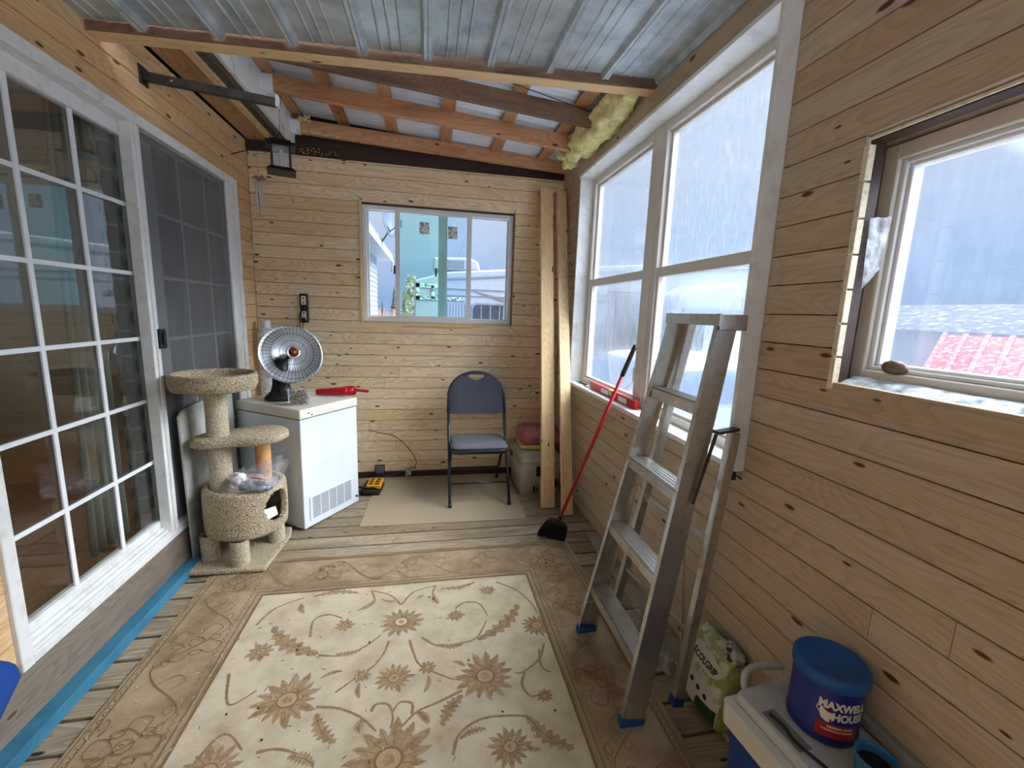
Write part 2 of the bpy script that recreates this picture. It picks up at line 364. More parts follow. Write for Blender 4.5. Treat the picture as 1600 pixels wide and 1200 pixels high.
# near ceiling: galvanised ribbed sheets, ribs hanging down and running into the room
def ceil_z(x, y): return 2.650 + .036 * x + .030 * (y - 2.2)
m = MB(); prof = []
ribx = [-1.66 + .2985 * k for k in range(0, 11)]
off = .022
for rx in [-1.742 + .2880 * k for k in range(0, 12)]:
    for dx, dz in ((-.027, 0), (-.015, -.026), (-.005, -.026), (0, -.022), (.005, -.026), (.015, -.026), (.027, 0)): prof.append((rx + dx, dz))
    for q in (.085, .13, .175):
        prof += [(rx + q - .006, 0), (rx + q, -.0055), (rx + q + .006, 0)]
prof = sorted(p for p in prof if XL - .05 <= p[0] <= 1.2)
prof = [(XL - .05, 0)] + prof + [(1.2, 0)]
for (xa, za), (xb, zb) in zip(prof, prof[1:]):
    v = [(xa, YN, ceil_z(xa, YN) + za), (xb, YN, ceil_z(xb, YN) + zb), (xb, 2.222, ceil_z(xb, 2.222) + zb), (xa, 2.222, ceil_z(xa, 2.222) + za)]
    m.poly(v, long=(0, 1, 0), t=(.5, .5, .5, 1))
bmesh.ops.remove_doubles(m.bm, verts=m.bm.verts, dist=1e-5)
struct(m.build('ceiling', METAL, recalc=False))

# beam at the end of the metal ceiling
m = MB()
m.beam((XL + .001, 2.237, 2.586), (1.148, 2.262, 2.680), .028, .052, mi=0)
m.beam((XL + .001, 2.255, 2.5575), (1.148, 2.28, 2.6515), .070, .005, mi=1)
o = m.build('trim_2', [OLDW, STUD], bevel=.0015); struct(o)

# eave of the house: stained plywood, strips, vented soffit, white fascia
m = MB()
m.box(-1.350, -1.185, 2.29, 3.79, 2.715, 2.725, 0, (0, 1, 0))
m.box(-1.188, -1.150, 2.29, 3.79, 2.700, 2.722, 1, (0, 1, 0))
m.box(-1.150, -1.085, 2.29, 3.79, 2.716, 2.722, 2, (0, 1, 0))
yy = 2.30
while yy < 3.78:
    m.box(-1.142, -1.092, yy, yy + .004, 2.713, 2.7165, 3); yy += .016
m.box(-1.086, -1.045, 2.29, 3.79, 2.700, 2.722, 4, (0, 1, 0))
SOFV = mat('vented_soffit', lin(196, 188, 170), .7)
o = m.build('trim_3', [PLYW, STUD, SOFV, DRK, GRAYW]); struct(o)
m = MB(); m.box(-1.045, -1.022, 2.29, 3.79, 2.695, 2.93, 0, (0, 1, 0))
FASC = mat('worn_white_fascia', lin(222, 222, 216), .6, noise=(lin(150, 140, 122), 9, .52, .72))
struct(m.build('trim_4', FASC, bevel=.001))

m = MB(); m.box(XL - .25, -1.05, 2.24, 3.95, 2.735, 2.76, 0); m.box(XL - .25, XL - .04, YN, 4.0, 2.60, 2.76, 0);  struct(m.build('dark_filler', DRK))  # near-black filler, added to close the gaps above and keep them dark
# rafters and purlins
def raft_z(x): return 2.716 - .080 * x
rb_ = [('roof_rafter', 2.74, -.080, RAFT, 'brown roof rafter nearest the metal ceiling sheets'), ('roof_rafter', 3.15, -.080, RAFT, 'orange-brown middle roof rafter under the corrugated roof'), ('roof_rafter', 3.715, -.046, RAFT, 'rough roof rafter closest to the back wall')]
for nm, y, s, mt_, lb in rb_:
    m = MB(); zL = 2.722 + s * -1.02; zR = 2.722 + s * 1.14
    pts = [(-1.018, y - .019, zL), (1.138, y - .019, zR), (1.138, y - .019, zR + .098), (-1.018, y - .019, zL + .098)]
    m.prism([Vector(p) for p in pts], (0, .038, 0), long=(1, 0, 0))
    o = m.build(nm, [OLDW if y < 3 else RAFT], bevel=.002, label=lb, cat='rafter', group='roof rafters')
    # joist hanger holding its house end
    m = MB()
    for sgn in (-1, 1):
        m.box(-1.020, -.955, y + sgn * .021 - .001, y + sgn * .021 + .001, zL - .004, zL + .085)
        m.box(-1.0215, -1.0195, y + sgn * .022, y + sgn * .055, zL - .004, zL + .085)
    m.box(-1.020, -.955, y - .021, y + .021, zL - .0055, zL - .0035)
    m.build('joist_hanger', METALR, o, label='galvanised joist hanger')
for x in (-1.0, -.655, -.29, .118, .52, .905):
    m = MB(); z = 2.722 - .08 * x + .098
    m.box(x - .042, x + .042, 2.29, 3.80, z + .001, z + .020, 0, (0, 1, 0))
    k = [-1.0, -.655, -.29, .118, .52, .905].index(x)
    lb = ['roof strapping board beside the white fascia', 'roof strapping board second out from the white fascia', 'roof strapping board third out from the white fascia', 'roof strapping board just right of mid roof', 'roof strapping board second in from the yellow insulation', 'roof strapping board ending at the yellow insulation'][k]
    m.build('roof_strapping', RAFT, bevel=.0015, label=lb, cat='board', group='strapping boards across the rafters')
# corrugated roof
m = MB(); ny = 360
rows = []
for j in range(ny + 1):
    y = 2.0 + (4.3 - 2.0) * j / ny; dz = .0075 * math.sin(2 * PI * y / .058)
    rows.append([m.bm.verts.new((x, y, 2.722 - .08 * x + .128 + dz)) for x in (-1.6, 1.45)])
fs = []
for a, b in zip(rows, rows[1:]): fs.append(m.bm.faces.new((a[0], b[0], b[1], a[1])))
m._fin(fs, (1, 0, 0), 0, None, True)
struct(m.build('ceiling_rear', METALR, solid=.001))
# dark boards above the back wall and outer boards above the wall tops
m = MB(); m.box(-1.02, 1.18, 3.795, 3.82, 2.64, 2.99, 0); struct(m.build('trim_5', DARKW))
m = MB(); m.box(XL + .001, -1.0, 3.775, 3.80, 2.641, 2.71, 0); struct(m.build('trim_6', DARKW))
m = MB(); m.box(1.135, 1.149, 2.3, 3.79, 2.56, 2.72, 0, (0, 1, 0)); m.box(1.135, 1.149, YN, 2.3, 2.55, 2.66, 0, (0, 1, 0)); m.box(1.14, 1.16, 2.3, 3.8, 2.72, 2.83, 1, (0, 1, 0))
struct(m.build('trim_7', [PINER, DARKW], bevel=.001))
# cable stapled under the roof
m = MB(); m.tube([(-.2, 2.50, 2.83), (.1, 2.55, 2.80), (.5, 2.62, 2.765), (.98, 2.72, 2.72)], .0025, 6)
m.build('roof_cable', BLACK, label='thin black cable running under the corrugated roof', cat='cable')

# ------------------------------------------------------------------ window_1: back slider
GREENG = pane('double_green_glass', (.80, .965, .92, 1)); CLEARG = pane('clear_glass', (.95, .97, .98, 1)); BLUEG = pane('double_blue_glass', (.86, .94, .98, 1))
def frame_rect(m, a0, a1, z0, z1, w, d0, d1, axis='x', mi=0, wb=None):
    wb = wb or w
    def bx(p0, p1, q0, q1):
        if axis == 'x': m.box(p0, p1, d0, d1, q0, q1, mi)
        else: m.box(d0, d1, p0, p1, q0, q1, mi)
    bx(a0, a0 + w, z0, z1); bx(a1 - w, a1, z0, z1); bx(a0 + w, a1 - w, z1 - w, z1); bx(a0 + w, a1 - w, z0, z0 + wb)
wf = MB()
frame_rect(wf, -.550, .712, 1.385, 2.328, .032, 3.845, 3.93)
win1 = struct(wf.build('window_1', WHITEF, bevel=.003))
def wpart(name, mb, mt_, bevel=.002, label=None, par=None): return mb.build(name, mt_, par or win1, bevel=bevel, label=label)
m = MB(); frame_rect(m, -.518, .132, 1.417, 2.303, .014, 3.895, 3.915); m.box(.070, .132, 3.89, 3.915, 1.417, 2.303); wpart('fixed_sash', m, WHITEF)
m = MB(); frame_rect(m, .132, .680, 1.417, 2.303, .014, 3.895, 3.915); wpart('fixed_sash', m, WHITEF)
m = MB(); frame_rect(m, -.290, .352, 1.400, 2.325, .040, 3.85, 3.885); wpart('sliding_sash', m, WHITEF)
m = MB(); m.box(-.504, .075, 3.904, 3.906, 1.43, 2.29); m.box(.14, .67, 3.904, 3.906, 1.43, 2.29); wpart('outer_glass', m, CLEARG, 0)
m = MB(); m.box(-.252, .132, 3.866, 3.868, 1.44, 2.29); m.build('tinted_glass', GREENG, win1, label='green tinted glass')
m = MB(); m.box(.134, .314, 3.866, 3.868, 1.44, 2.29); m.build('tinted_glass', BLUEG, win1, label='bluish glass')
for x, z in ((-.296, 1.82), (.05, 1.82)):
    m = MB(); m.box(x - .008, x + .008, 3.840 if x < 0 else 3.875, 3.852 if x < 0 else 3.890, z - .035, z + .035); wpart('latch', m, STEEL)
STK = mat('mottled_sticker', lin(236, 240, 230), .6, noise=(lin(120, 136, 126), 70, .45, .55))
for a, b, c_, d in ((-.090, -.008, 2.130, 2.225), (.150, .228, 2.105, 2.205)):
    m = MB(); m.box(a, b, 3.8635, 3.8650, c_, d); m.build('sticker', STK, win1)
# rough-cut lining round the opening
m = MB()
m.box(-.565, -.551, 3.80, 3.93, 1.372, 2.37, 0, (0, 0, 1)); m.box(.713, .72, 3.80, 3.93, 1.372, 2.37, 1, (0, 0, 1))
m.box(-.565, .72, 3.812, 3.93, 2.371, 2.39, 1); m.box(-.565, .72, 3.86, 3.93, 2.329, 2.372, 1); m.box(-.565, .72, 3.80, 3.93, 1.372, 1.384, 0)
m.box(-.568, -.560, 3.792, 3.80, 1.36, 2.376, 2, (0, 0, 1))
struct(m.build('trim_8', [STUD, OLDW, STUD], bevel=.001))
m = MB(); m.box(-.225, .36, 3.792, 3.806, 1.352, 1.372); m.build('trim_9', STUD, bevel=.002); struct(bpy.data.objects['trim_9'])

# ------------------------------------------------------------------ window_2: big double window in the right wall
COND = pane('fogged_glass', (.93, .96, .98, 1), drops=.70)
m = MB()
y0, y1, z0, z1 = 1.33, 3.345, .955, 2.545
m.box(1.085, 1.30, y0, y0 + .020, z0 - .01, z1, 0); m.box(1.130, 1.30, y1 - .020, y1, z0, z1, 0)
m.box(1.115, 1.30, y0 + .02, y1 - .02, z1 - .020, z1, 0); m.box(1.128, 1.30, y0 + .02, y1 - .02, z0 - .02, z0 + .004, 0)
win2 = struct(m.build('window_2', WHITE, bevel=.0015))
def wp2(name, mb, mt_, bevel=.002, label=None): return mb.build(name, mt_, win2, bevel=bevel, label=label)
m = MB(); m.box(1.082, 1.0845, y0 - .004, y0 + .024, z0 - .04, z0 - .012); m.box(1.082, 1.12, y0 - .004, y0 + .024, z0 - .0425, z0 - .012); wp2('end_cap', m, BLACK, .001, 'small black end cap')
FR = (y0 + .02, y1 - .02, z0, z1 - .02)
m = MB(); frame_rect(m, FR[0], 2.31, FR[2], FR[3], .045, 1.235, 1.30, 'y'); wp2('window_frame', m, TAUPE)
m = MB(); frame_rect(m, 2.375, FR[1], FR[2], FR[3], .045, 1.235, 1.30, 'y'); wp2('window_frame', m, TAUPE)
m = MB(); m.box(1.228, 1.30, 2.306, 2.378, FR[2], FR[3]); wp2('mullion', m, TAUPE)
for a, b in ((FR[0] + .045, 2.31 - .045), (2.375 + .045, FR[1] - .045)):
    m = MB(); frame_rect(m, a, b, FR[2] + .045, 1.745, .016, 1.248, 1.275, 'y'); frame_rect(m, a, b, 1.745, FR[3] - .045, .016, 1.262, 1.29, 'y')
    m.box(1.243, 1.285, a, b, 1.722, 1.775); wp2('sash', m, TAUPE)
    m = MB(); m.box(1.268, 1.2705, a + .01, b - .01, FR[2] + .05, FR[3] - .05); wp2('pane', m, COND, 0)
m = MB(); m.box(1.222, 1.236, 2.35, 2.372, 1.06, 1.16); m.tube([(1.225, 2.36, 1.10), (1.205, 2.365, 1.12), (1.205, 2.365, 1.20)], .006, 8); wp2('crank_handle', m, WHITEF)

# ------------------------------------------------------------------ window_3: near window in the right wall
SPECK = pane('speckled_glass', (.95, .97, .99, 1), drops=.22)
m = MB()
m.box(1.168, 1.34, 1.084, 1.12, W2[2] - .02, 2.02, 0, (0, 0, 1)); m.box(1.168, 1.34, W2[0], 1.084, 1.995, 2.02, 0, (0, 1, 0))
m.box(1.152, 1.34, W2[0], 1.084, W2[2] - .03, W2[2] - .004, 0, (0, 1, 0))
m.box(1.16, 1.30, W2[0] - .02, W2[0], W2[2], W2[3])
win3 = struct(m.build('window_3', wood('rough_brown_stud', lin(164, 138, 114), lin(146, 120, 98), lin(84, 62, 46), knots=.3, stain=lin(96, 74, 60)), bevel=.001))
m = MB(); frame_rect(m, W2[0], 1.083, 1.302, 1.993, .042, 1.262, 1.33, 'y', wb=.068); m.build('window_frame', TAUPE, win3, bevel=.003)
m = MB(); frame_rect(m, W2[0] + .04, 1.041, 1.370, 1.951, .012, 1.275, 1.325, 'y'); frame_rect(m, W2[0] + .05, 1.029, 1.381, 1.94, .010, 1.288, 1.325, 'y')
m.build('sash', WHITEF, win3, bevel=.002)
m = MB(); m.box(1.308, 1.311, W2[0] + .05, 1.022, 1.388, 1.935); m.build('pane', SPECK, win3)
# cut ends of the boards along the opening
m = MB(); z = 1.31
while z < 1.97: m.box(1.146, 1.168, 1.030, 1.0455, z + .003, min(z + BH, 1.985) - .003); z += BH
m.box(1.146, 1.152, .05, 1.04, 1.984, 1.992); m.build('trim_10', mat('pale_end_grain', lin(222, 210, 182), .7, noise=(lin(190, 170, 134), 60, .5, .7)), bevel=.001); struct(bpy.data.objects['trim_10'])
# grey mid trims along the base
m = MB(); m.box(1.055, 1.148, .1, 2.6, .001, .022, 0, (0, 1, 0)); struct(m.build('baseboard_right', mat('grey_base_strip', lin(150, 146, 138), .6, noise=(lin(110, 104, 94), 8, .45, .7)), bevel=.003))
m = MB(); m.box(1.130, 1.148, .0, .80, .455, .475, 0, (0, 1, 0)); struct(m.build('trim_11', mat('pale_grey_trim', lin(150, 150, 140), .5), bevel=.002))

# ------------------------------------------------------------------ door_1: patio door
m = MB(); A0, A1, Z0, Z1 = LO[0], LO[1], LO[2], LO[3]; DX = XL
m.box(DX - .10, DX + .014, A0, A0 + .045, Z0, Z1); m.box(DX - .10, DX + .014, A1 - .05, A1, Z0, Z1); m.box(DX - .10, DX + .006, A1 - .165, A1 - .05, Z0, Z1); m.box(DX - .10, DX + .014, A0 + .045, A1 - .05, Z1 - .05, Z1)
m.box(DX - .10, DX + .012, A0 + .045, A1 - .075, Z0, Z0 + .035)
for k in range(4): m.box(DX - .095, DX + .006 - k * .018, A0 + .05, A1 - .08, Z0 + .035, Z0 + .045 + k * .012)
door = struct(m.build('door_1', WHITE, bevel=.003))
def dp_(name, mb, mt_, bevel=.002, label=None): return mb.build(name, mt_, door, bevel=bevel, label=label)
m = MB(); frame_rect(m, A0 + .045, 2.53, .285, Z1 - .05, .062, DX - .085, DX - .045, 'y', wb=.05); dp_('fixed_panel', m, WHITE)
m = MB(); frame_rect(m, 2.49, A1 - .12, .285, Z1 - .045, .038, DX - .045, DX - .018, 'y', wb=.09); m.box(DX - .045, DX - .018, 2.528, 2.625, .37, 2.27); dp_('sliding_panel', m, WHITE)
m = MB(); m.box(DX - .044, DX + .008, 2.430, 2.492, Z0 + .04, Z1 - .05); m.box(DX - .044, DX + .016, 2.452, 2.462, Z0 + .04, Z1 - .05); dp_('centre_post', m, WHITE)
DG = pane('patio_glass', (.80, .84, .83, 1), refl=1.7)
m = MB(); m.box(DX - .066, DX - .063, A0 + .10, 2.475, .33, 2.25); dp_('pane', m, DG, 0)
m = MB(); m.box(DX - .034, DX - .031, 2.62, A1 - .15, .37, 2.28); dp_('pane', m, DG, 0)
m = MB()
for y in (1.893, 2.170): m.box(DX - .060, DX - .052, y - .010, y + .010, .33, 2.25)
for z in (.661, .988, 1.306, 1.623, 1.942): m.box(DX - .0598, DX - .0518, A0 + .10, 2.47, z - .009, z + .009)
dp_('grille', m, GRIDW, .001)
m = MB()
for y in (2.857, 3.147): m.box(DX - .028, DX - .021, y - .008, y + .008, .36, 2.27)
for z in (.679, .992, 1.293, 1.615, 1.938): m.box(DX - .0278, DX - .0208, 2.62, A1 - .15, z - .008, z + .008)
dp_('grille', m, GRIDW, .001)
SCRN = film('insect_screen', lin(112, 113, 113), .46, .7)
m = MB(); m.box(DX - .0065, DX - .0055, 2.50, A1 - .17, .30, 2.30); dp_('insect_screen', m, SCRN, 0)
m = MB(); frame_rect(m, 2.493, A1 - .166, .29, Z1 - .052, .012, DX - .012, DX - .001, 'y'); dp_('screen_frame', m, mat('grey_screen_frame', lin(150, 150, 148), .5), .002)
m = MB(); m.box(DX + .012, DX + .030, 2.462, 2.510, 1.255, 1.355); m.box(DX + .030, DX + .045, 2.470, 2.480, 1.275, 1.335); dp_('door_handle', m, BLACK, .003, 'black plastic door handle')

# the dim room behind the patio door
INW = mat('interior_wall', lin(150, 140, 124), .9)
m = MB(); m.box(-5.0, -1.50, .6, 4.6, -.02, .24, 0, (0, 1, 0)); struct(m.build('floor_inside', FLOORIN))
yy = .6
m = MB()
m.box(-5.05, -5.0, .5, 1.2, .24, 2.7, 0); m.box(-5.05, -5.0, 3.9, 4.7, .24, 2.7, 0); m.box(-5.05, -5.0, 1.2, 3.9, .24, .9, 0); m.box(-5.05, -5.0, 1.2, 3.9, 2.3, 2.7, 0); m.box(-5.0, -1.47, .5, .6, .24, 2.7, 0); m.box(-5.0, -1.47, 4.6, 4.7, .24, 2.7, 0); m.box(-5.05, -1.45, .5, 4.7, 2.6, 2.66, 0)  # far wall has an added, unseen opening that lights the inside floor
m.box(-1.50, -1.445, .5, 1.54, .1, 2.7); m.box(-1.50, -1.445, 3.56, 4.7, .1, 2.7); m.box(-1.50, -1.445, 1.54, 3.56, 2.37, 2.7)
struct(m.build('wall_inside', INW))
cl2 = thing('added_fill_light', 'added fill light, unseen, inside the dim room behind the patio door', 'fill light', (-3.1, 2.1, 2.45), 0)  # glowing lamp added out of view to brighten this room
EM = bpy.data.materials.new('warm_fill_glow'); EM.use_nodes = True; EM.node_tree.nodes['Principled BSDF'].inputs['Emission Color'].default_value = (1, .78, .55, 1); EM.node_tree.nodes['Principled BSDF'].inputs['Emission Strength'].default_value = 9
m = MB(); m.lathe([(0, 0), (.12, .01), (.16, .05), (.16, .10)], 24); m.build('fill_light_glass', EM, cl2); m = MB(); m.lathe([(.165, .10), (.17, .12), (.17, .15), (0, .15)], 24); m.build('base', WHITE, cl2)
def curtain(name, y0, y1, x, z0, z1, mt_, lb, amp=.03, waves=7, flare=.0):
    m = MB(); n = 64; nz = 10; g = []
    for i in range(nz + 1):
        z = z0 + (z1 - z0) * i / nz; row = []
        for j in range(n + 1):
            u = j / n; f = 1 + flare * (1 - i / nz)
            yy = y1 - (y1 - y0) * (1 - u) * f
            row.append(m.bm.verts.new((x + amp * math.sin(u * waves * 2 * PI) * (.6 + .4 * (1 - i / nz)), yy, z)))
        g.append(row)
    fs = [m.bm.faces.new((g[i][j], g[i][j + 1], g[i + 1][j + 1], g[i + 1][j])) for i in range(nz) for j in range(n)]
    m._fin(fs, (0, 0, 1), 0, None, True)
    return m.build(name, mt_, solid=.002, label=lb, cat='curtain')
CURT = mat('greige_curtain', lin(150, 142, 130), .9)
curtain('curtain', 2.24, 2.44, -1.56, .30, 2.35, CURT, 'plain greige curtain gathered behind the gridded glass, beside the centre post', .025, 5, .35)
def dots(name):
    m = bpy.data.materials.new(name); m.use_nodes = True; t = m.node_tree; b = t.nodes['Principled BSDF']; b.inputs['Roughness'].default_value = .9
    uv = N(t, 'ShaderNodeTexCoord'); sp_ = N(t, 'ShaderNodeSeparateXYZ'); L_(t, uv.outputs['Object'], sp_.inputs[0])
    def cell(o, s):
        q = N(t, 'ShaderNodeMath', operation='MULTIPLY'); q.inputs[1].default_value = s; L_(t, o, q.inputs[0]); r_ = N(t, 'ShaderNodeMath', operation='FRACT'); L_(t, q.outputs[0], r_.inputs[0])
        s_ = N(t, 'ShaderNodeMath', operation='SUBTRACT'); s_.inputs[1].default_value = .5; L_(t, r_.outputs[0], s_.inputs[0]); p = N(t, 'ShaderNodeMath', operation='POWER'); p.inputs[1].default_value = 2; L_(t, s_.outputs[0], p.inputs[0]); return p.outputs[0]
    a = N(t, 'ShaderNodeMath', operation='ADD'); L_(t, cell(sp_.outputs[1], 7.5), a.inputs[0]); L_(t, cell(sp_.outputs[2], 7.5), a.inputs[1])
    l = N(t, 'ShaderNodeMath', operation='LESS_THAN'); l.inputs[1].default_value = .22; L_(t, a.outputs[0], l.inputs[0])
    q = N(t, 'ShaderNodeMixRGB'); q.inputs[1].default_value = lin(190, 192, 188); q.inputs[2].default_value = lin(120, 124, 124); L_(t, l.outputs[0], q.inputs[0]); L_(t, q.outputs[0], b.inputs['Base Color'])
    return m
curtain('curtain', 2.52, 2.86, -1.58, .30, 2.35, dots('circle_patterned_curtain'), 'grey curtain with a circle pattern behind the insect screen', .012, 4)
curtain('curtain', 3.0, 3.28, -1.60, .30, 2.35, CURT, 'plain curtain hanging behind the far columns of the screened panel', .025, 4)

# ------------------------------------------------------------------ rug
NOISEB = .35
CREAM = mat('rug_cream_pile', lin(204, 190, 164), .95, spec=.1, noise=(lin(172, 154, 126), 6, .42, .72), bump=.35, bscale=420)
TAN = mat('rug_tan_pile', lin(172, 152, 124), .95, spec=.1, noise=(lin(134, 112, 84), 5, .38, .72), bump=.35, bscale=420)
MOTIF = mat('rug_brown_motif', lin(172, 148, 118), .95, spec=.1, noise=(lin(142, 112, 80), 40, .4, .66), bump=.35, bscale=420)
OUTL = mat('rug_dark_outline', lin(138, 108, 74), .95, spec=.1, bump=.3, bscale=420)
GOLD = mat('rug_gold_line', lin(176, 154, 122), .95, spec=.1, bump=.3, bscale=420)
RX0, RX1, RY0, RY1 = -1.185, .900, -.9, 2.545
IX0, IX1, IY1 = -.845, .548, 2.195
m = MB()
m.box(RX0, RX1, RY0, RY1, .0005, .0085, 1, t=(.5, .5, .5, 1))
ZR = .0088
def flat(pts, mi, z=ZR): m.poly([(p[0], p[1], z) for p in pts], mi, t=(.5, .5, .5, 1))
flat([(IX0, -.5), (IX1, -.5), (IX1, IY1), (IX0, IY1)], 0, ZR)
zc = [ZR + .0003]
def nz_():
    zc[0] += .0000045; return zc[0]
def ribbon(pts, w, mi, w1=None):
    # smooth the path by Catmull-Rom
    P = [Vector((p[0], p[1])) for p in pts]; Q = []
    for i in range(len(P) - 1):
        a = P[max(i - 1, 0)]; b = P[i]; c = P[i + 1]; d = P[min(i + 2, len(P) - 1)]
        for k in range(7):
            t = k / 7; Q.append(.5 * ((2 * b) + (c - a) * t + (2 * a - 5 * b + 4 * c - d) * t * t + (3 * b - a - 3 * c + d) * t ** 3))
    Q.append(P[-1]); z = nz_(); L = []; R = []
    for i, p in enumerate(Q):
        d = (Q[min(i + 1, len(Q) - 1)] - Q[max(i - 1, 0)]); d = d.normalized() if d.length > 0 else Vector((1, 0)); nrm = Vector((-d.y, d.x))
        ww = w + ((w1 if w1 is not None else w) - w) * i / (len(Q) - 1)
        L.append(m.bm.verts.new((*(p + nrm * ww / 2), z))); R.append(m.bm.verts.new((*(p - nrm * ww / 2), z)))
    m._fin([m.bm.faces.new((R[i], R[i + 1], L[i + 1], L[i])) for i in range(len(Q) - 1)], (1, 0, 0), mi, (.5, .5, .5, 1))
def fan(cx, cy, pts, mi):
    z = nz_(); c = m.bm.verts.new((cx, cy, z)); V = [m.bm.verts.new((p[0], p[1], z)) for p in pts]
    m._fin([m.bm.faces.new((c, V[i], V[(i + 1) % len(V)])) for i in range(len(V))], (1, 0, 0), mi, (.5, .5, .5, 1))
def flower(cx, cy, r, n=16, tilt=0, seed=0, core=True):
    q = random.Random(seed); pts = []; pts2 = []
    for i in range(n):
        a = 2 * PI * i / n + tilt; R = r * q.uniform(.82, 1.12)
        for da, f in ((-.40, .70), (-.26, .84), (-.14, .90), (-.02, .97), (.14, 1.04), (.22, .90), (.34, .82), (.42, .72)):
            aa = a + da * 2 * PI / n; pts.append((cx + math.cos(aa) * R * f, cy + math.sin(aa) * R * f * .92))
    fan(cx, cy, pts, 2)
    for i in range(n):
        a = 2 * PI * i / n + tilt
        ribbon([(cx + math.cos(a - .1) * r * .35, cy + math.sin(a - .1) * r * .32), (cx + math.cos(a) * r * .65, cy + math.sin(a) * r * .6), (cx + math.cos(a + .06) * r * .88, cy + math.sin(a + .06) * r * .8)], .0035, 3, .001)
    if core:
        fan(cx, cy, [(cx + math.cos(2 * PI * i / 18) * r * .33, cy + math.sin(2 * PI * i / 18) * r * .30) for i in range(18)], 3)
        fan(cx, cy, [(cx + math.cos(2 * PI * i / 18) * r * .27, cy + math.sin(2 * PI * i / 18) * r * .24) for i in range(18)], 0 if r > .09 and seed == 0 else 4)
        fan(cx, cy, [(cx + math.cos(2 * PI * i / 10) * r * .13 * (1 + .3 * (i % 2)), cy + math.sin(2 * PI * i / 10) * r * .12 * (1 + .3 * (i % 2))) for i in range(10)], 2)
def leaf(a, b, w, seed=0):
    A = Vector(a); B = Vector(b); d = A - B; L = d.length; d.normalize(); nr = Vector((-d.y, d.x)); n = 7; pts = []
    q = random.Random(seed); bend = q.choice((-1, 1)) * L * .10
    def P(t, s): return B + d * (L * t) + nr * (s + bend * math.sin(t * PI))
    up_ = []; dn = []
    for k in range(n):
        t = k / n; hw = w * .5 * math.sin(PI * (t * .8 + .15)) * (1.0 if k % 1 == 0 else .6)
        up_ += [P(t, hw * .5), P(t + .07, hw * 1.15)]; dn += [P(t, -hw * .5), P(t + .07, -hw * 1.15)]
    pts = up_ + [A] + dn[::-1]; z = nz_()
    c = [P(t / 14, 0) for t in range(15)]
    # strip between the two edges
    for s in (up_, dn):
        V = [m.bm.verts.new((p.x, p.y, z)) for p in s] + [m.bm.verts.new((A.x, A.y, z))]; C_ = [m.bm.verts.new((P(min(1, (i // 2) / n + (.07 if i % 2 else 0)), 0).x, P(min(1, (i // 2) / n + (.07 if i % 2 else 0)), 0).y, z)) for i in range(len(s))] + [None]
        for i in range(len(s) - 1): m._fin([m.bm.faces.new((V[i], V[i + 1], C_[i + 1], C_[i]))], (1, 0, 0), 2, (.5, .5, .5, 1))
        m._fin([m.bm.faces.new((V[-2], V[-1], C_[-2]))], (1, 0, 0), 2, (.5, .5, .5, 1))
    ribbon([P(0, 0), P(.5, 0), P(.95, 0)], .005, 3, .001)
FL = [(-0.132,1.903,0.102),(-0.532,1.538,0.125),(0.229,1.533,0.125),(-0.140,1.578,0.078),(0.512,1.785,0.085),(-0.132,1.250,0.150),(0.279,1.228,0.078),(-0.393,1.916,0.050),(0.127,1.908,0.045),(-0.271,1.609,0.038),(-0.006,1.612,0.038),(0.311,2.078,0.045),(0.451,1.402,0.036),(-0.717,1.803,0.060),(-.70,1.30,.10),(.10,.95,.13),(-.45,.95,.12)]
SCR = [[(-0.470,1.746),(-0.369,1.731),(-0.284,1.766),(-0.219,1.829)],[(-0.532,1.860),(-0.544,1.970),(-0.487,2.004),(-0.413,1.968)],[(-0.034,1.787),(0.041,1.725),(0.138,1.725),(0.217,1.750),(0.275,1.852)],[(0.130,1.960),(0.181,1.999),(0.254,1.979),(0.285,1.885)],[(-0.140,2.025),(-0.201,2.110),(-0.304,2.164)],[(-0.140,2.025),(-0.078,2.122),(0.036,2.158)],[(0.367,2.145),(0.461,2.068),(0.517,1.961),(0.539,1.866)],[(-0.798,1.975),(-0.751,2.085),(-0.635,2.151)],[(-0.178,1.786),(-0.196,1.712),(-0.229,1.652)],[(-0.087,1.780),(-0.069,1.706),(-0.031,1.622),(0.096,1.536)],[(0.517,1.669),(0.473,1.585),(0.386,1.528),(0.356,1.532)],[(0.487,1.638),(0.474,1.546),(0.506,1.510)],[(0.397,1.532),(0.372,1.465),(0.400,1.410),(0.458,1.429)],[(0.131,1.479),(0.036,1.440),(-0.044,1.412),(-0.102,1.354)],[(-0.417,1.490),(-0.337,1.472),(-0.252,1.425),(-0.185,1.358)],[(0.080,1.231),(0.110,1.303),(0.192,1.346),(0.300,1.343),(0.380,1.326)],[(-0.571,1.343),(-0.504,1.344),(-0.427,1.312),(-0.370,1.264)],[(-0.212,1.438),(-0.198,1.466),(-0.153,1.459),(-0.131,1.406),(-0.136,1.360)],[(-0.062,1.405),(-0.064,1.450),(-0.109,1.462),(-0.133,1.426)],[(-0.304,2.164),(-0.275,2.072),(-0.309,2.022)],[(0.036,2.158),(0.017,2.089),(0.047,2.027)],[(-0.229,1.652),(-0.306,1.591),(-0.360,1.543)],[(-0.727,1.778),(-0.679,1.804)],[(-.80,1.70),(-.74,1.55),(-.66,1.60)],[(-.8,1.15),(-.72,1.42),(-.62,1.36)],[(.30,1.13),(.46,1.10),(.50,1.00)]]
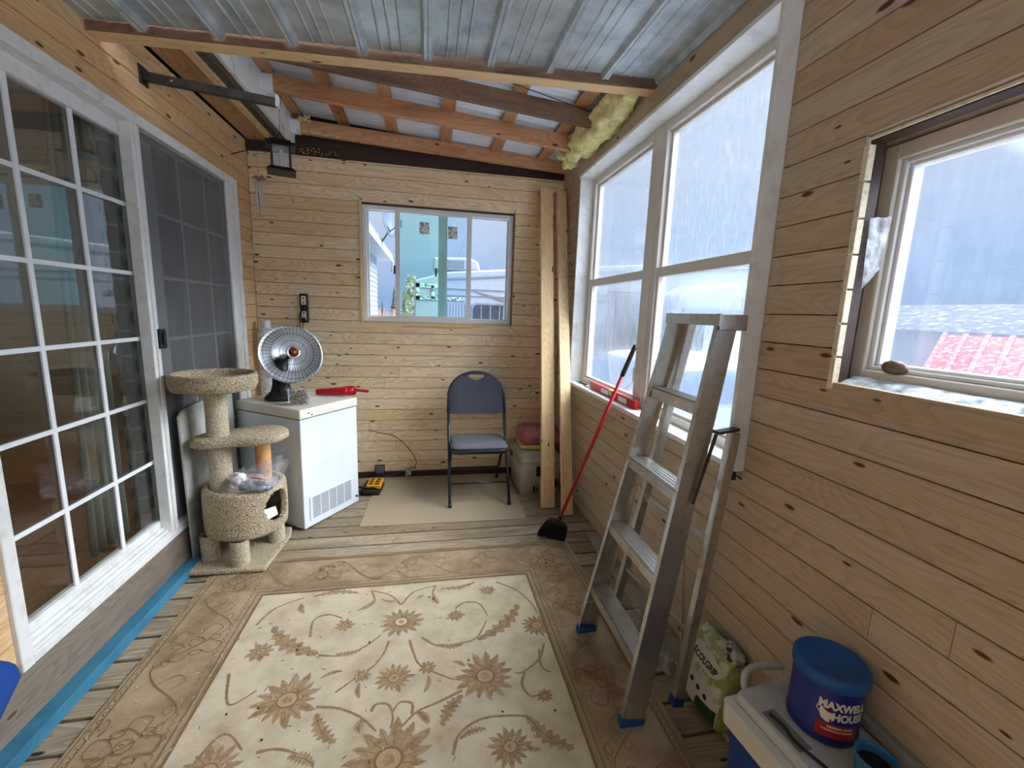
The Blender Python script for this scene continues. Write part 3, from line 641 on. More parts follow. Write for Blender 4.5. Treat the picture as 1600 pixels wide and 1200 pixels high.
LVS = [((-0.719,1.956),(-0.476,1.753),0.080),((0.457,1.950),(0.221,1.735),0.070),((0.500,1.185),(0.362,1.329),0.060),((0.047,1.340),(0.129,1.457),0.055),((-0.318,1.336),(-0.410,1.459),0.055),((-0.364,2.152),(-0.590,2.154),0.040),((-0.603,2.029),(-0.634,2.104),0.037),((-0.353,2.011),(-0.281,2.073),0.031),((0.047,2.008),(0.023,2.088),0.031),((-0.247,2.087),(-0.172,2.058),0.017),((-0.064,2.061),(-0.027,2.085),0.017),((0.041,1.732),(0.148,1.716),0.032),((-0.400,1.742),(-0.293,1.753),0.030),((0.205,1.306),(0.108,1.285),0.031),((0.385,1.203),(0.330,1.225),0.025),((-0.242,1.358),(-0.242,1.414),0.037),((0.0,1.357),(-0.044,1.412),0.037),((-0.019,1.491),(-0.001,1.568),0.025),((-0.264,1.502),(-0.275,1.575),0.025),((0.101,1.628),(0.150,1.595),0.025),((-0.431,1.622),(-0.353,1.646),0.022),((-0.464,1.310),(-0.372,1.272),0.043),((-0.024,1.256),(-0.100,1.327),0.049),((-0.234,1.257),(-0.164,1.320),0.049),((.06,2.13),(.25,2.16),.035)]
for s in SCR: ribbon(s, .013, 2, .008); ribbon(s, .003, 3)
for i, l in enumerate(LVS): leaf(*l, seed=i)
for i, f in enumerate(FL): flower(f[0], f[1], f[2], 15 if f[2] > .07 else 9, i * .7, i)
# border: guard lines, vines and rosettes
for off, wd, mi in ((.004, .010, 3), (.022, .005, 4), (.032, .004, 3), (.300, .004, 3), (.312, .008, 4), (.326, .004, 3)):
    ribbon([(IX1 + off, -.4), (IX1 + off, 1.0), (IX1 + off, IY1 + off)], wd, mi); ribbon([(IX0 - off, -.4), (IX0 - off, 1.0), (IX0 - off, IY1 + off)], wd, mi)
    ribbon([(IX0 - off, IY1 + off), (-.1, IY1 + off), (IX1 + off, IY1 + off)], wd, mi)
def rosette(cx, cy, r, k):
    for i in range(4):
        a = PI / 2 * i + .3 + k; px, py = cx + math.cos(a) * r * .62, cy + math.sin(a) * r * .62
        ribbon([(px + math.cos(a + b) * r * .2, py + math.sin(a + b) * r * .13) for b in [2 * PI * q / 10 for q in range(11)]], .0035, 3)
        a += PI / 4
        ribbon([(cx + math.cos(a - .5) * r * .55, cy + math.sin(a - .5) * r * .55), (cx + math.cos(a - .3) * r * .95, cy + math.sin(a - .3) * r * .95), (cx + math.cos(a) * r * 1.02, cy + math.sin(a) * r * 1.02), (cx + math.cos(a + .3) * r * .95, cy + math.sin(a + .3) * r * .95), (cx + math.cos(a + .5) * r * .55, cy + math.sin(a + .5) * r * .55)], .004, 3)
    ribbon([(cx + math.cos(2 * PI * q / 16) * r * .22 * (1 + .2 * (q % 2)), cy + math.sin(2 * PI * q / 16) * r * .22 * (1 + .2 * (q % 2))) for q in range(17)], .004, 3)
def vine(pf, k0, k1, seed):
    q = random.Random(seed); k = k0; s = 1
    while k < k1:
        ribbon([pf(k, -s * .04), pf(k + .07, s * .05), pf(k + .15, s * .10), pf(k + .22, s * .04)], .004, 3)
        ribbon([pf(k + .06, s * .04), pf(k + .10, -s * .02), pf(k + .07, -s * .06), pf(k + .03, -s * .03)], .0035, 3)
        for _ in range(3):
            a = q.uniform(k, k + .2); b = q.uniform(-.11, .11); ribbon([pf(a, b), pf(a + .02, b + .018), pf(a + .045, b + .004), pf(a + .02, b - .012), pf(a, b)], .003, 3)
        k += .22; s = -s
    # running edge of small hooks
    k = k0
    while k < k1:
        for b in (.135, -.118): ribbon([pf(k, b), pf(k + .012, b + .012), pf(k + .024, b)], .003, 3)
        k += .03
bc = .167
vine(lambda a, b: (IX1 + bc + b, a), .3, 2.45, 1); vine(lambda a, b: (IX0 - bc - b, a), .3, 2.45, 2); vine(lambda a, b: (a, IY1 + bc + b), -1.1, .85, 3)
for k, (cx, cy) in enumerate(((.70, 1.43), (.72, 2.30), (.71, 1.92), (.71, 1.0), (-1.01, 1.9), (-1.01, 1.43), (-1.0, 2.33), (-.55, 2.36), (-.12, 2.36), (.32, 2.36), (-1.01, 1.0))): rosette(cx, cy, .11 if k in (0, 1, 3, 4, 5, 10) else .08, k * .4)
m.build('area_rug', [CREAM, TAN, MOTIF, OUTL, GOLD], label='large worn cream and tan floral area rug on the deck boards', cat='rug', recalc=False)

m = MB(); rr = random.Random(12)
STR = mat('straw_bits', lin(214, 198, 158), .8); CRB = mat('dark_crumbs', lin(62, 48, 36), .9)
for k in range(420):
    x, y = (rr.gauss(-.55, .35), rr.gauss(1.6, .45)) if k % 3 else (rr.uniform(-1.1, .85), rr.uniform(.9, 2.9))
    if not (-1.15 < x < .88) or not .8 < y < 2.5: continue
    a = rr.uniform(0, PI); l = rr.uniform(.003, .010); m.beam((x - l * math.cos(a), y - l * math.sin(a), .0115), (x + l * math.cos(a), y + l * math.sin(a), .0118), .0016, .0012, mi=0 if k % 4 else 1)
for k in range(14):
    x, y = rr.uniform(-.9, .8), rr.uniform(1.0, 2.4); m.beam((x, y, .013), (x + .006, y + .003, .013), .006, .004, mi=1)
setp(m.build('rug_debris', [STR, CRB]), 'straw bits and dark crumbs scattered over the floral rug', 'debris', None, 'stuff')
# ------------------------------------------------------------------ beige mat under the chair
MATM = mat('beige_loop_mat', lin(182, 166, 140), .95, spec=.1, noise=(lin(150, 132, 106), 160, .4, .6), bump=.4, bscale=500)
m = MB(); m.prism([(-.477, 2.885, .001), (.705, 2.865, .001), (.73, 3.76, .001), (-.455, 3.765, .001)], (0, 0, .005)); m.build('floor_mat', MATM, bevel=.001, label='plain beige floor mat under the folding chair', cat='mat')

# ------------------------------------------------------------------ folding chair
CHF = mat('navy_grey_fabric', lin(72, 74, 84), .85, noise=(lin(46, 48, 56), 300, .4, .6), bump=.25, bscale=500)
CHS = mat('grey_seat_fabric', lin(104, 104, 108), .85, noise=(lin(72, 74, 82), 260, .4, .6), bump=.25, bscale=500)
CHM = mat('charcoal_tube', lin(52, 54, 60), .35, .5)
ch = thing('folding_chair', 'charcoal folding chair with padded seat and rounded back on the beige mat', 'chair', (.385, 3.38, .006))
X0, X1 = -.232, .232
for xx in (X0, X1):
    m = MB(); m.tube([(xx * 1.0, -.272, .018), (xx, -.10, .33), (xx, .03, .53), (xx, .095, .66)], .0125, 10)
    m.build('leg', CHM, ch); m = MB(); m.tube([(xx, -.279, .0), (xx, -.268, .028)], .0155, 10); m.build('leg_cap', BLACK, ch)
for xx in (X0 + .018, X1 - .018):
    m = MB(); m.tube([(xx, .275, .012), (xx, .11, .25), (xx, -.05, .43)], .0115, 10); m.build('leg', CHM, ch)
    m = MB(); m.tube([(xx, .282, .0), (xx, .268, .024)], .0145, 10); m.build('leg_cap', BLACK, ch)
m = MB(); m.tube([(X0, -.195, .158), (X1, -.195, .158)], .008, 8); m.build('stretcher', CHM, ch)
m = MB(); m.tube([(X0 + .02, .185, .145), (X1 - .02, .185, .145)], .008, 8); m.build('stretcher', CHM, ch)
# seat: pan with a padded cushion
def rrect(x0, x1, y0, y1, r, n=6, z=0):
    P = []
    for cx, cy, a0 in ((x1 - r, y1 - r, 0), (x0 + r, y1 - r, PI / 2), (x0 + r, y0 + r, PI), (x1 - r, y0 + r, 1.5 * PI)):
        for k in range(n + 1): a = a0 + PI / 2 * k / n; P.append((cx + r * math.cos(a), cy + r * math.sin(a), z))
    return P
def loft(m, rings, mi=0, cap0=True, cap1=True, smooth=True):
    R = [[m.bm.verts.new(p) for p in r] for r in rings]; n = len(R[0]); fs = []
    for A, B in zip(R, R[1:]): fs += [m.bm.faces.new((A[i], A[(i + 1) % n], B[(i + 1) % n], B[i])) for i in range(n)]
    m._fin(fs, (0, 0, 1), mi, (.5, .5, .5, 1), smooth)
    cp = []
    if cap0: cp.append(m.bm.faces.new(R[0][::-1]))
    if cap1: cp.append(m.bm.faces.new(R[-1]))
    m._fin(cp, (1, 0, 0), mi, (.5, .5, .5, 1), smooth)
def seatring(dx, z, tilt=.06):
    return [(p[0], p[1], z + (-.0 - tilt * p[1]) * -1 * .0 + (-.035 * p[1])) for p in rrect(-.222 - dx, .222 + dx, -.225 - dx, .175 + dx, .06)]
m = MB(); loft(m, [seatring(0, .395), seatring(0, .43)]); m.build('seat_pan', CHM, ch)
m = MB(); loft(m, [seatring(-.003, .4305), seatring(.004, .437), seatring(.003, .447), seatring(-.018, .462), seatring(-.06, .468)]); m.build('seat', CHS, ch, label='grey padded seat')
# backrest: arch panel with grip hole, leaning back
def back_pt(x, zz, off=0):   # follows the rear tube line
    return Vector((x, .095 + (zz - .66) * .30 + off - .06 * (x / .24) ** 2 * 0, zz))
out = []
for k in range(41):
    a = PI * k / 40; out.append((.232 * math.cos(a), .78 + .205 * math.sin(a) ** .9))
outline = [(.236, .655)] + out + [(-.236, .655)]
m = MB(); m.tube([back_pt(x, z) for x, z in outline], .0125, 10); m.build('back_frame', CHM, ch)
hole = [(.066 * math.cos(2 * PI * k / 20), .948 + (.010 if math.sin(2 * PI * k / 20) > 0 else .024) * math.sin(2 * PI * k / 20)) for k in range(20)]
m = MB(); nU = 60; gr = {}
def halfw(z):
    if z < .78: return .232
    q = min(1, (z - .78) / .205); return .232 * math.sqrt(max(0, 1 - q ** 2.2))
rows_ = [.652, .70, .74, .78, .82, .86, .89, .91, .920, .926, .932, .938, .944, .950, .956, .962, .968, .974, .981]
for sgn, off in ((-1, -.017), (1, .010)):
    G = []
    for z in rows_:
        hw = halfw(z) - .002; G.append([(hw * (2 * j / nU - 1), z) for j in range(nU + 1)])
    V = [[m.bm.verts.new(back_pt(x, z, off * (1 - (abs(x) / .236) ** 6) if True else 0) + Vector((0, 0, -.012 * (1 - (x / .236) ** 2) * 0))) for x, z in row] for row in G]
    for i in range(len(G) - 1):
        for j in range(nU):
            cx = (G[i][j][0] + G[i][j + 1][0] + G[i + 1][j][0] + G[i + 1][j + 1][0]) / 4; cz = (G[i][j][1] + G[i + 1][j][1]) / 2
            if abs(cx) < .066 * math.sqrt(max(0, 1 - ((cz - .952) / .030) ** 2)) and .920 < cz < .968: continue
            m._fin([m.bm.faces.new((V[i][j], V[i][j + 1], V[i + 1][j + 1], V[i + 1][j]))], (1, 0, 0), 0, (.5, .5, .5, 1), True)
m.build('backrest', CHF, ch, recalc=False, label='navy-grey padded backrest with a grip hole')
for sgn in (-1, 1):
    m = MB(); m.tube([(sgn * .238, .02, .50), (sgn * .238, -.03, .42)], .006, 8); m.box(sgn * .238 - .003, sgn * .238 + .003, -.045, .06, .385, .425); m.build('hinge', BLACKM, ch)

# ------------------------------------------------------------------ chest freezer (turned in the corner)
FZ = mat('white_enamel', lin(222, 228, 232), .3, noise=(lin(206, 214, 220), 3, .4, .7)); FZL = mat('yellowed_lid_edge', lin(226, 222, 206), .35)
fz = thing('chest_freezer', 'small white chest freezer standing angled in the corner behind the cat tree', 'freezer', (-.82, 2.87, 0), math.atan2(.832, .555))
# local +x runs along the grille side (0.505), local +y into the corner (0.60)
m = MB(); m.box(0, .505, 0, .60, .012, .765); m.build('body', FZ, fz, bevel=.006, seg=2)
m = MB(); m.box(-.004, .509, -.006, .604, .772, .835); m.build('lid', FZL, fz, bevel=.008, seg=3)
m = MB(); m.box(.004, .501, .004, .596, .764, .773); m.build('gasket', mat('grey_gasket', lin(120, 116, 104), .7), fz)
m = MB(); m.box(.045, .44, -.006, .001, .055, .225); gb = m.build('vent_panel', FZ, fz, bevel=.002)
m = MB(); GR = mat('grille_slots', lin(70, 74, 78), .7)
for k in range(17):
    z = .068 + k * .0090
    for c in range(5): m.box(.068 + c * .072, .068 + c * .072 + .064, -.0072, -.0060, z, z + .0036)
m.build('grille_slots', GR, gb)
m = MB(); m.tube([(.478, -.008, .065), (.478, .002, .065)], .009, 10); m.build('drain_plug', BLACK, fz)
for a, b in ((.03, .03), (.475, .03), (.03, .57), (.475, .57)):
    m = MB(); m.tube([(a, b, 0), (a, b, .014)], .014, 10); m.build('foot', BLACK, fz)
for x, z in ((.06, .80), (.085, .785)):
    m = MB(); m.box(x, x + .012, -.0075, -.0055, z, z + .008); m.build('chip', STEEL, fz)

# freezer cord, plug
m = MB(); pts = [(-.52, 3.76, .45), (-.44, 3.775, .42), (-.32, 3.78, .39), (-.22, 3.78, .31), (-.14, 3.775, .20), (-.12, 3.775, .12), (-.17, 3.772, .075), (-.28, 3.765, .045), (-.40, 3.70, .03), (-.46, 3.64, .012)]
def smooth_path(P, k=6):
    P = [Vector(p) for p in P]; Q = []
    for i in range(len(P) - 1):
        a = P[max(i - 1, 0)]; b = P[i]; c = P[i + 1]; d = P[min(i + 2, len(P) - 1)]
        for j in range(k):
            t = j / k; Q.append(.5 * ((2 * b) + (c - a) * t + (2 * a - 5 * b + 4 * c - d) * t * t + (3 * b - a - 3 * c + d) * t ** 3))
    return Q + [P[-1]]
m.tube(smooth_path(pts), .0035, 6); m.build('freezer_cord', BLACK, label='black power cord looping against the back wall beside the freezer', cat='cord')
TAGM = mat('grey_tag', lin(176, 178, 180), .5, noise=(lin(120, 122, 126), 60, .45, .6))
pb = thing('wall_plate', 'small grey plate leaning on the wall foot beside the yellow power block', 'plate', (-.43, 3.735, .09), .1)
m = MB(); m.box(-.042, .042, .004, .012, -.035, .045); m.build('backing', BLACK, pb, bevel=.002); m = MB(); m.box(-.034, .034, .000, .0045, -.030, .038); m.build('face', mat('slate_face', lin(84, 88, 98), .5), pb)
m = MB(); m.prism([(-.215, 3.76, .015), (-.165, 3.75, .03), (-.158, 3.765, .105), (-.208, 3.775, .09)], (.002, -.002, 0)); m.build('cord_tag', TAGM, label='pale paper tag hanging on the black power cord', cat='tag')
m = MB(); m.lathe([(0, 0), (.034, 0), (.036, .006), (.0, .012)], 12, (-.42, 3.62, .0)); m.bm.free()
YEL = mat('yellow_plastic', lin(226, 160, 40), .45)
ps = thing('power_block', 'yellow and black multi-outlet power block on the floor beside the freezer', 'power block', (-.455, 3.52, .006), -.08)
m = MB(); m.box(-.085, .0, -.13, .12, 0, .03); m.box(-.01, .07, -.13, .10, .0, .022); m.build('base', BLACK, ps, bevel=.004)
m = MB(); m.box(-.052, .062, -.055, .115, .022, .055); fb = m.build('housing', YEL, ps, bevel=.004)
for k in range(3):
    m = MB(); m.box(-.038, -.006, -.035 + k * .05, -.002 + k * .05, .0545, .0565); m.build('socket', BLACK, fb); m = MB(); m.box(.010, .045, -.035 + k * .05, -.002 + k * .05, .0545, .0565); m.build('socket', BLACK, fb)
m = MB(); m.tube(smooth_path([(-.06, -.10, .035), (-.12, -.11, .02), (-.2, -.08, .012), (-.13, -.03, .03), (-.05, -.09, .045), (.02, -.10, .05), (.05, -.12, .04), (.0, -.135, .03), (-.08, -.12, .03)]), .008, 8); m.build('coiled_cord', BLACK, ps)

# ------------------------------------------------------------------ parabolic heater
TZ = .836
ht = thing('dish_heater', 'round parabolic dish heater with wire guard on the freezer lid', 'heater', (-1.03, 3.22, TZ), 0)
ax = Vector((.46, -.80, .30)).normalized(); ctr = Vector((.085, -.03, .325))
q = ax.to_track_quat('Z', 'Y').to_matrix().to_4x4(); MXH = Matrix.Translation(ctr) @ q
R_ = .200
m = MB(); prof = [(0.02, -.095)]
for k in range(1, 13): r_ = R_ * k / 12; prof.append((r_, -.095 + .095 * (r_ / R_) ** 2))
m.lathe(prof, 48, mx=MXH); m.build('reflector', mat('bright_reflector', lin(228, 230, 232), .28, .75), ht, solid=.002)
m = MB(); m.lathe([(R_ - .003, -.006), (R_ + .007, -.006), (R_ + .007, .006), (R_ - .003, .006), (R_ - .003, -.006)], 48, mx=MXH); m.build('rim', CHROME, ht)
m = MB()
def gp(r_, a): zz = .062 * math.sqrt(max(0, 1 - (r_ / (R_ + .004)) ** 2)); return MXH @ Vector((r_ * math.cos(a), r_ * math.sin(a), zz))
for k in range(44):
    a = 2 * PI * k / 44; m.tube([gp(.040 + (R_ - .037) * (j / 9), a) for j in range(10)], .0014, 4, caps=False)
for r_ in (.085, .135, .180): m.tube([gp(r_, 2 * PI * k / 48) for k in range(48)], .0014, 5, closed=True)
m.build('wire_guard', BLACKM, ht)
m = MB(); m.lathe([(.0, .052), (.030, .052), (.030, .064), (.042, .068), (.044, .058), (.040, .050), (.0, .050)], 32, mx=MXH); m.lathe([(.028, -.09), (.028, .05)], 20, mx=MXH)
hub = m.build('hub', CHROME, ht)
m = MB(); m.lathe([(0, .0655), (.029, .0655), (.029, .060)], 24, mx=MXH); m.build('hub_badge', mat('copper_red_badge', lin(150, 60, 40), .35, .5, noise=(lin(40, 30, 30), 70, .45, .6)), hub, recalc=False)
m = MB(); m.lathe([(0.0, -.095), (.030, -.093), (.034, -.12), (.025, -.15), (0, -.152)], 24, mx=MXH); m.build('motor_housing', BLACK, ht)
m = MB(); m.lathe([(.0, .0), (.105, .0), (.112, .012), (.098, .035), (.070, .06), (.058, .10), (.052, .18), (.050, .28), (.0, .295)], 36, (.0, .0, .0), sx=1.0, sy=.85); m.build('stand', BLACK, ht)

# outlet strip on the back wall with the cords
ot = thing('outlet_strip', 'black double wall outlet strip with plugs above the heater', 'outlet', (-1.005, 3.80, 1.475), 0)
m = MB(); m.box(-.030, .030, -.028, 0, -.115, .115); m.build('box', BLACK, ot, bevel=.003)
for z in (.062, -.058):
    m = MB(); m.box(-.018, .018, -.034, -.027, z - .036, z + .036); r1 = m.build('receptacle', mat('ivory_socket', lin(214, 206, 186), .5), ot, bevel=.002)
    for zz in (-.018, .018):
        m = MB(); m.box(-.0062, .0062, -.0348, -.0338, z + zz - .005, z + zz + .005); m.build('slot', BLACK, r1)
m = MB(); m.box(-.016, .016, -.055, -.030, -.022, .018); m.build('plug', BLACK, ot, bevel=.004)
m = MB(); m.box(-.014, .014, -.058, -.032, -.108, -.078); m.build('plug', BLACK, ot, bevel=.004)
m = MB(); m.tube(smooth_path([(-.006, -.045, -.10), (-.010, -.04, -.16), (-.004, -.03, -.22)]), .0035, 6); m.tube(smooth_path([(-.022, -.04, -.02), (-.034, -.04, -.09), (-.024, -.035, -.22)]), .0035, 6); m.build('cord', BLACK, ot)
m = MB(); m.prism([(-1.30, 3.797, 1.475), (-1.10, 3.797, 1.468), (-1.10, 3.797, 1.474), (-1.20, 3.797, 1.490), (-1.30, 3.797, 1.492)], (0, .002, 0)); m.bm.free()

# clear box of nails
nb = thing('nail_box', 'clear plastic box full of brown nails on the freezer lid in front of the heater', 'box', (-.865, 3.045, TZ), .25)
BXM = film('clear_box_plastic', lin(220, 224, 226), .13, .1)
m = MB(); m.box(-.062, .062, -.045, .045, .0, .112); m.build('container', BXM, nb, bevel=.003)
NL = mat('rusty_nail_steel', lin(176, 146, 116), .4, .5, noise=(lin(60, 46, 36), 60, .45, .55))
m = MB(); rr = random.Random(5)
for k in range(230):
    c = Vector((rr.uniform(-.048, .048), rr.uniform(-.034, .034), rr.uniform(.008, .096))); d = Vector((rr.uniform(-1, 1), rr.uniform(-1, 1), rr.uniform(-.9, .9))).normalized() * .019
    a, b = c - d, c + d
    a = Vector((max(-.058, min(.058, a.x)), max(-.041, min(.041, a.y)), max(.004, min(.105, a.z)))); b = Vector((max(-.058, min(.058, b.x)), max(-.041, min(.041, b.y)), max(.004, min(.105, b.z))))
    m.tube([a, b], .0018, 5)
o = m.build('nails', NL, nb); o['kind'] = 'stuff'
m = MB(); m.box(-.0665, -.0625, -.036, .036, .018, .105); lb_ = m.build('label_card', mat('white_label', lin(214, 216, 216), .5), nb)
m = MB()
for k in range(9): m.box(-.0672, -.0664, -.028 + k * .0065, -.0255 + k * .0065, .040, .092)
m.build('barcode', BLACK, lb_)

# red scoop
sc = thing('red_scoop', 'red plastic scoop with a long handle lying across the freezer corner', 'scoop', (-.665, 3.34, TZ), -.13)
m = MB(); n = 14; rings = []
for k in range(n + 1):
    u = k / n; xx = -.17 + .23 * u; hw = .018 + .018 * math.sin(u * PI * .6); h = .022 + .012 * u
    rings.append([(xx, hw * math.cos(a), .004 + h + h * math.sin(a) * .95) for a in [2 * PI * j / 14 for j in range(14)]])
loft(m, rings); m.build('blade', RED, sc)
m = MB(); m.lathe([(0, .001), (.046, .001), (.050, .03), (.046, .055), (.038, .058), (.036, .02), (0, .018)], 28, (.065, .025, .008)); m.build('cup', RED, sc)
m = MB(); m.beam((.09, .01, .048), (.215, -.005, .040), .030, .018); m.build('handle', RED, sc, bevel=.006, seg=3)

# plastic sheet roll behind the freezer
ro = thing('plastic_roll', 'tall roll of cloudy plastic sheeting standing in the corner behind the freezer', 'roll', (-1.275, 3.705, 0), 0)
PLR = film('cloudy_plastic_roll', lin(222, 222, 220), .82, .35, .3)
m = MB(); m.lathe([(.0, 0), (.056, 0), (.060, .1), (.057, .7), (.062, 1.2), (.056, 1.30), (.048, 1.315), (0, 1.31)], 24, (0, 0, 0)); m.build('sheeting', PLR, ro)
m = MB(); m.lathe([(.0, 1.30), (.036, 1.30), (.036, 1.372), (.028, 1.372), (.028, 1.33), (0, 1.33)], 20, (0, 0, 0)); m.build('core_tube', mat('pale_core', lin(214, 210, 202), .6), ro)

# ------------------------------------------------------------------ cat tree
def carpet(name, ca, cb):
    m = mat(name, ca, .98, spec=.05, noise=(cb, 170, .42, .6), bump=.9, bscale=240); return m
CPT = carpet('beige_speckled_carpet', lin(224, 208, 178), lin(136, 114, 86)); CPT2 = carpet('carpet_cream_post', lin(228, 216, 190), lin(166, 148, 118))
SIS = mat('sisal_rope', lin(206, 150, 96), .9, bump=.5, bscale=160)
def fuzz(o, amt=.004, size=90):
    tx = bpy.data.textures.new('pile', 'CLOUDS'); tx.noise_scale = .008
    s = o.modifiers.new('sub', 'SUBSURF'); s.subdivision_type = 'SIMPLE'; s.levels = s.render_levels = 2
    d = o.modifiers.new('pile', 'DISPLACE'); d.texture = tx; d.strength = amt; d.mid_level = .5; d.texture_coords = 'LOCAL'
ct = thing('cat_tree', 'beige carpeted cat tree with tray, shelf and round condo by the patio door', 'cat tree', (-1.10, 2.62, 0), 0)
def W(x, y, z): return (x + 1.10, y - 2.62, z)
# base plate
m = MB(); g = []
bl = [W(-1.308, 2.415, 0), W(-.905, 2.405, 0), W(-.880, 2.78, 0), W(-.905, 2.89, 0), W(-1.28, 2.93, 0)]
m.prism([Vector(p) + Vector((0, 0, .010)) for p in bl], (0, 0, .026)); o = m.build('base', CPT, ct, bevel=.012, seg=3); 
# condo feet
for x, y in ((-1.055, 2.475), (-1.245, 2.56), (-.945, 2.72)):
    m = MB(); m.lathe([(.048, .036), (.047, .10), (.048, .185)], 20, W(x, y, 0)); fuzz(m.build('foot', CPT2, ct))
# condo: round barrel with an opening on its side
m = MB(); cx, cy = W(-1.075, 2.655, 0)[:2]; RO, RI = .218, .185; nA = 132
zs_ = [.175, .185, .21] + [.225 + .0105 * k for k in range(21)] + [.447, .455]
def cring(R, z):
    f = 1 - .02 * ((z - .32) / .13) ** 2
    return [(cx + R * f * math.cos(2 * PI * j / nA), cy + R * f * math.sin(2 * PI * j / nA) * .97, z) for j in range(nA)]
Vo = [[m.bm.verts.new(p) for p in cring(RO - (.014 if i == 0 or i == len(zs_) - 1 else (.004 if i in (1, len(zs_) - 2) else 0)), z)] for i, z in enumerate(zs_)]
Vi = [[m.bm.verts.new(p) for p in cring(RI, z)] for z in zs_]
def inhole(j, i):
    a = 2 * PI * (j + .5) / nA; a = (a + PI) % (2 * PI) - PI; z = (zs_[i] + zs_[i + 1]) / 2
    da = (a - (-.36)) * RO
    return (da / .095) ** 2 + ((z - .330) / .095) ** 2 < 1
fs = []; H = {}
for i in range(len(zs_) - 1):
    for j in range(nA):
        j2 = (j + 1) % nA
        if inhole(j, i): H[(i, j)] = 1; continue
        fs.append(m.bm.faces.new((Vo[i][j], Vo[i][j2], Vo[i + 1][j2], Vo[i + 1][j]))); fs.append(m.bm.faces.new((Vi[i][j2], Vi[i][j], Vi[i + 1][j], Vi[i + 1][j2])))
for (i, j) in H:
    j2 = (j + 1) % nA
    for (ni, nj), (a, b) in (((i - 1, j), ((i, j2), (i, j))), ((i + 1, j), ((i + 1, j), (i + 1, j2))), ((i, (j - 1) % nA), ((i, j), (i + 1, j))), ((i, j2), ((i + 1, j2), (i, j2)))):
        if (ni, nj) not in H:
            fs.append(m.bm.faces.new((Vo[a[0]][a[1]], Vo[b[0]][b[1]], Vi[b[0]][b[1]], Vi[a[0]][a[1]])))
for i in (0, len(zs_) - 1):
    for j in range(nA): fs.append(m.bm.faces.new((Vo[i][j], Vo[i][(j + 1) % nA], Vi[i][(j + 1) % nA], Vi[i][j])))
m._fin(fs, (0, 0, 1), 0, (.5, .5, .5, 1), True)
m.lathe([(0, .415), (.186, .415)], 32, (cx, cy, 0)); m.lathe([(0, .20), (.186, .20)], 32, (cx, cy, 0))
co = m.build('condo', CPT, ct); fuzz(co, .006)
# posts
m = MB(); m.lathe([(.058, .41), (.056, .50), (.056, .65), (.057, .72)], 24, W(-1.175, 2.60, 0)); fuzz(m.build('post', CPT2, ct), .006)
m = MB(); m.lathe([(.055, .755), (.053, .85), (.055, 1.0), (.056, 1.045)], 24, W(-1.175, 2.60, 0)); fuzz(m.build('post', CPT2, ct), .006)
m = MB(); m.lathe([(.043, .415), (.042, .5), (.043, .60), (.042, .725)], 24, W(-1.0, 2.74, 0)); m.build('sisal_post', SIS, ct, label='orange sisal scratching post')
# shelf: a large rounded lobe on the right running to a blunt nose on the left
sp_ = []
for k in range(24): a = -PI * .56 + PI * 1.12 * k / 23; sp_.append((-.985 + .150 * math.cos(a), 2.68 + .150 * math.sin(a)))
sp_ += [(-1.10, 2.79), (-1.20, 2.71), (-1.275, 2.66), (-1.300, 2.585), (-1.28, 2.515), (-1.235, 2.475), (-1.15, 2.500), (-1.08, 2.522)]
m = MB()
def sring(s, z):
    c_ = Vector((-1.10, 2.64)); return [W(c_.x + (p[0] - c_.x) * s, c_.y + (p[1] - c_.y) * s, z) for p in sp_]
loft(m, [sring(.93, .705), sring(1.0, .716), sring(1.0, .744), sring(.94, .757)]); o = m.build('shelf', CPT, ct)
tx = bpy.data.textures.new('pile2', 'CLOUDS'); tx.noise_scale = .008
# top tray: round bed with a raised soft wall
m = MB(); tc_ = W(-1.135, 2.515, 0)
m.lathe([(0, 1.035), (.16, 1.035), (.193, 1.042), (.204, 1.065), (.207, 1.10), (.204, 1.122), (.190, 1.128), (.176, 1.118), (.170, 1.09), (.160, 1.072), (.10, 1.068), (0, 1.068)], 64, tc_, sx=1.0, sy=.92)
tr_ = m.build('tray', CPT, ct); fuzz(tr_, .008)

# bag of plastic bits on the condo roof
PB = film('clear_bag_film', lin(226, 226, 232), .26, .12, .6)
pbg = thing('clear_plastic_bag', 'crumpled clear plastic bag with zip pouches lying on the cat tree condo', 'plastic bag', (-1.02, 2.60, .43), 0)
def crumple(m, cx, cy, cz, sx, sy, sz, seed, n=22, amp=.35, mi=0):
    vs = []; fs = []
    for i in range(n + 1):
        th = PI * i / n; row = []
        for j in range(n * 2):
            ph = PI * j / n; d = Vector((math.sin(th) * math.cos(ph), math.sin(th) * math.sin(ph), math.cos(th)))
            k = 1 + amp * mnoise.noise(d * 2.1 + Vector((seed, 0, 0))) + amp * .5 * mnoise.noise(d * 6 + Vector((seed, 3, 0)))
            row.append(m.bm.verts.new((cx + d.x * sx * k, cy + d.y * sy * k, max(cz + d.z * sz * k, -10))))
        vs.append(row)
    for i in range(n):
        for j in range(n * 2): fs.append(m.bm.faces.new((vs[i][j], vs[i][(j + 1) % (2 * n)], vs[i + 1][(j + 1) % (2 * n)], vs[i + 1][j])))
    m._fin(fs, (0, 0, 1), mi, (.5, .5, .5, 1), True)
m = MB(); crumple(m, .03, -.06, .055, .115, .075, .045, 1.3)
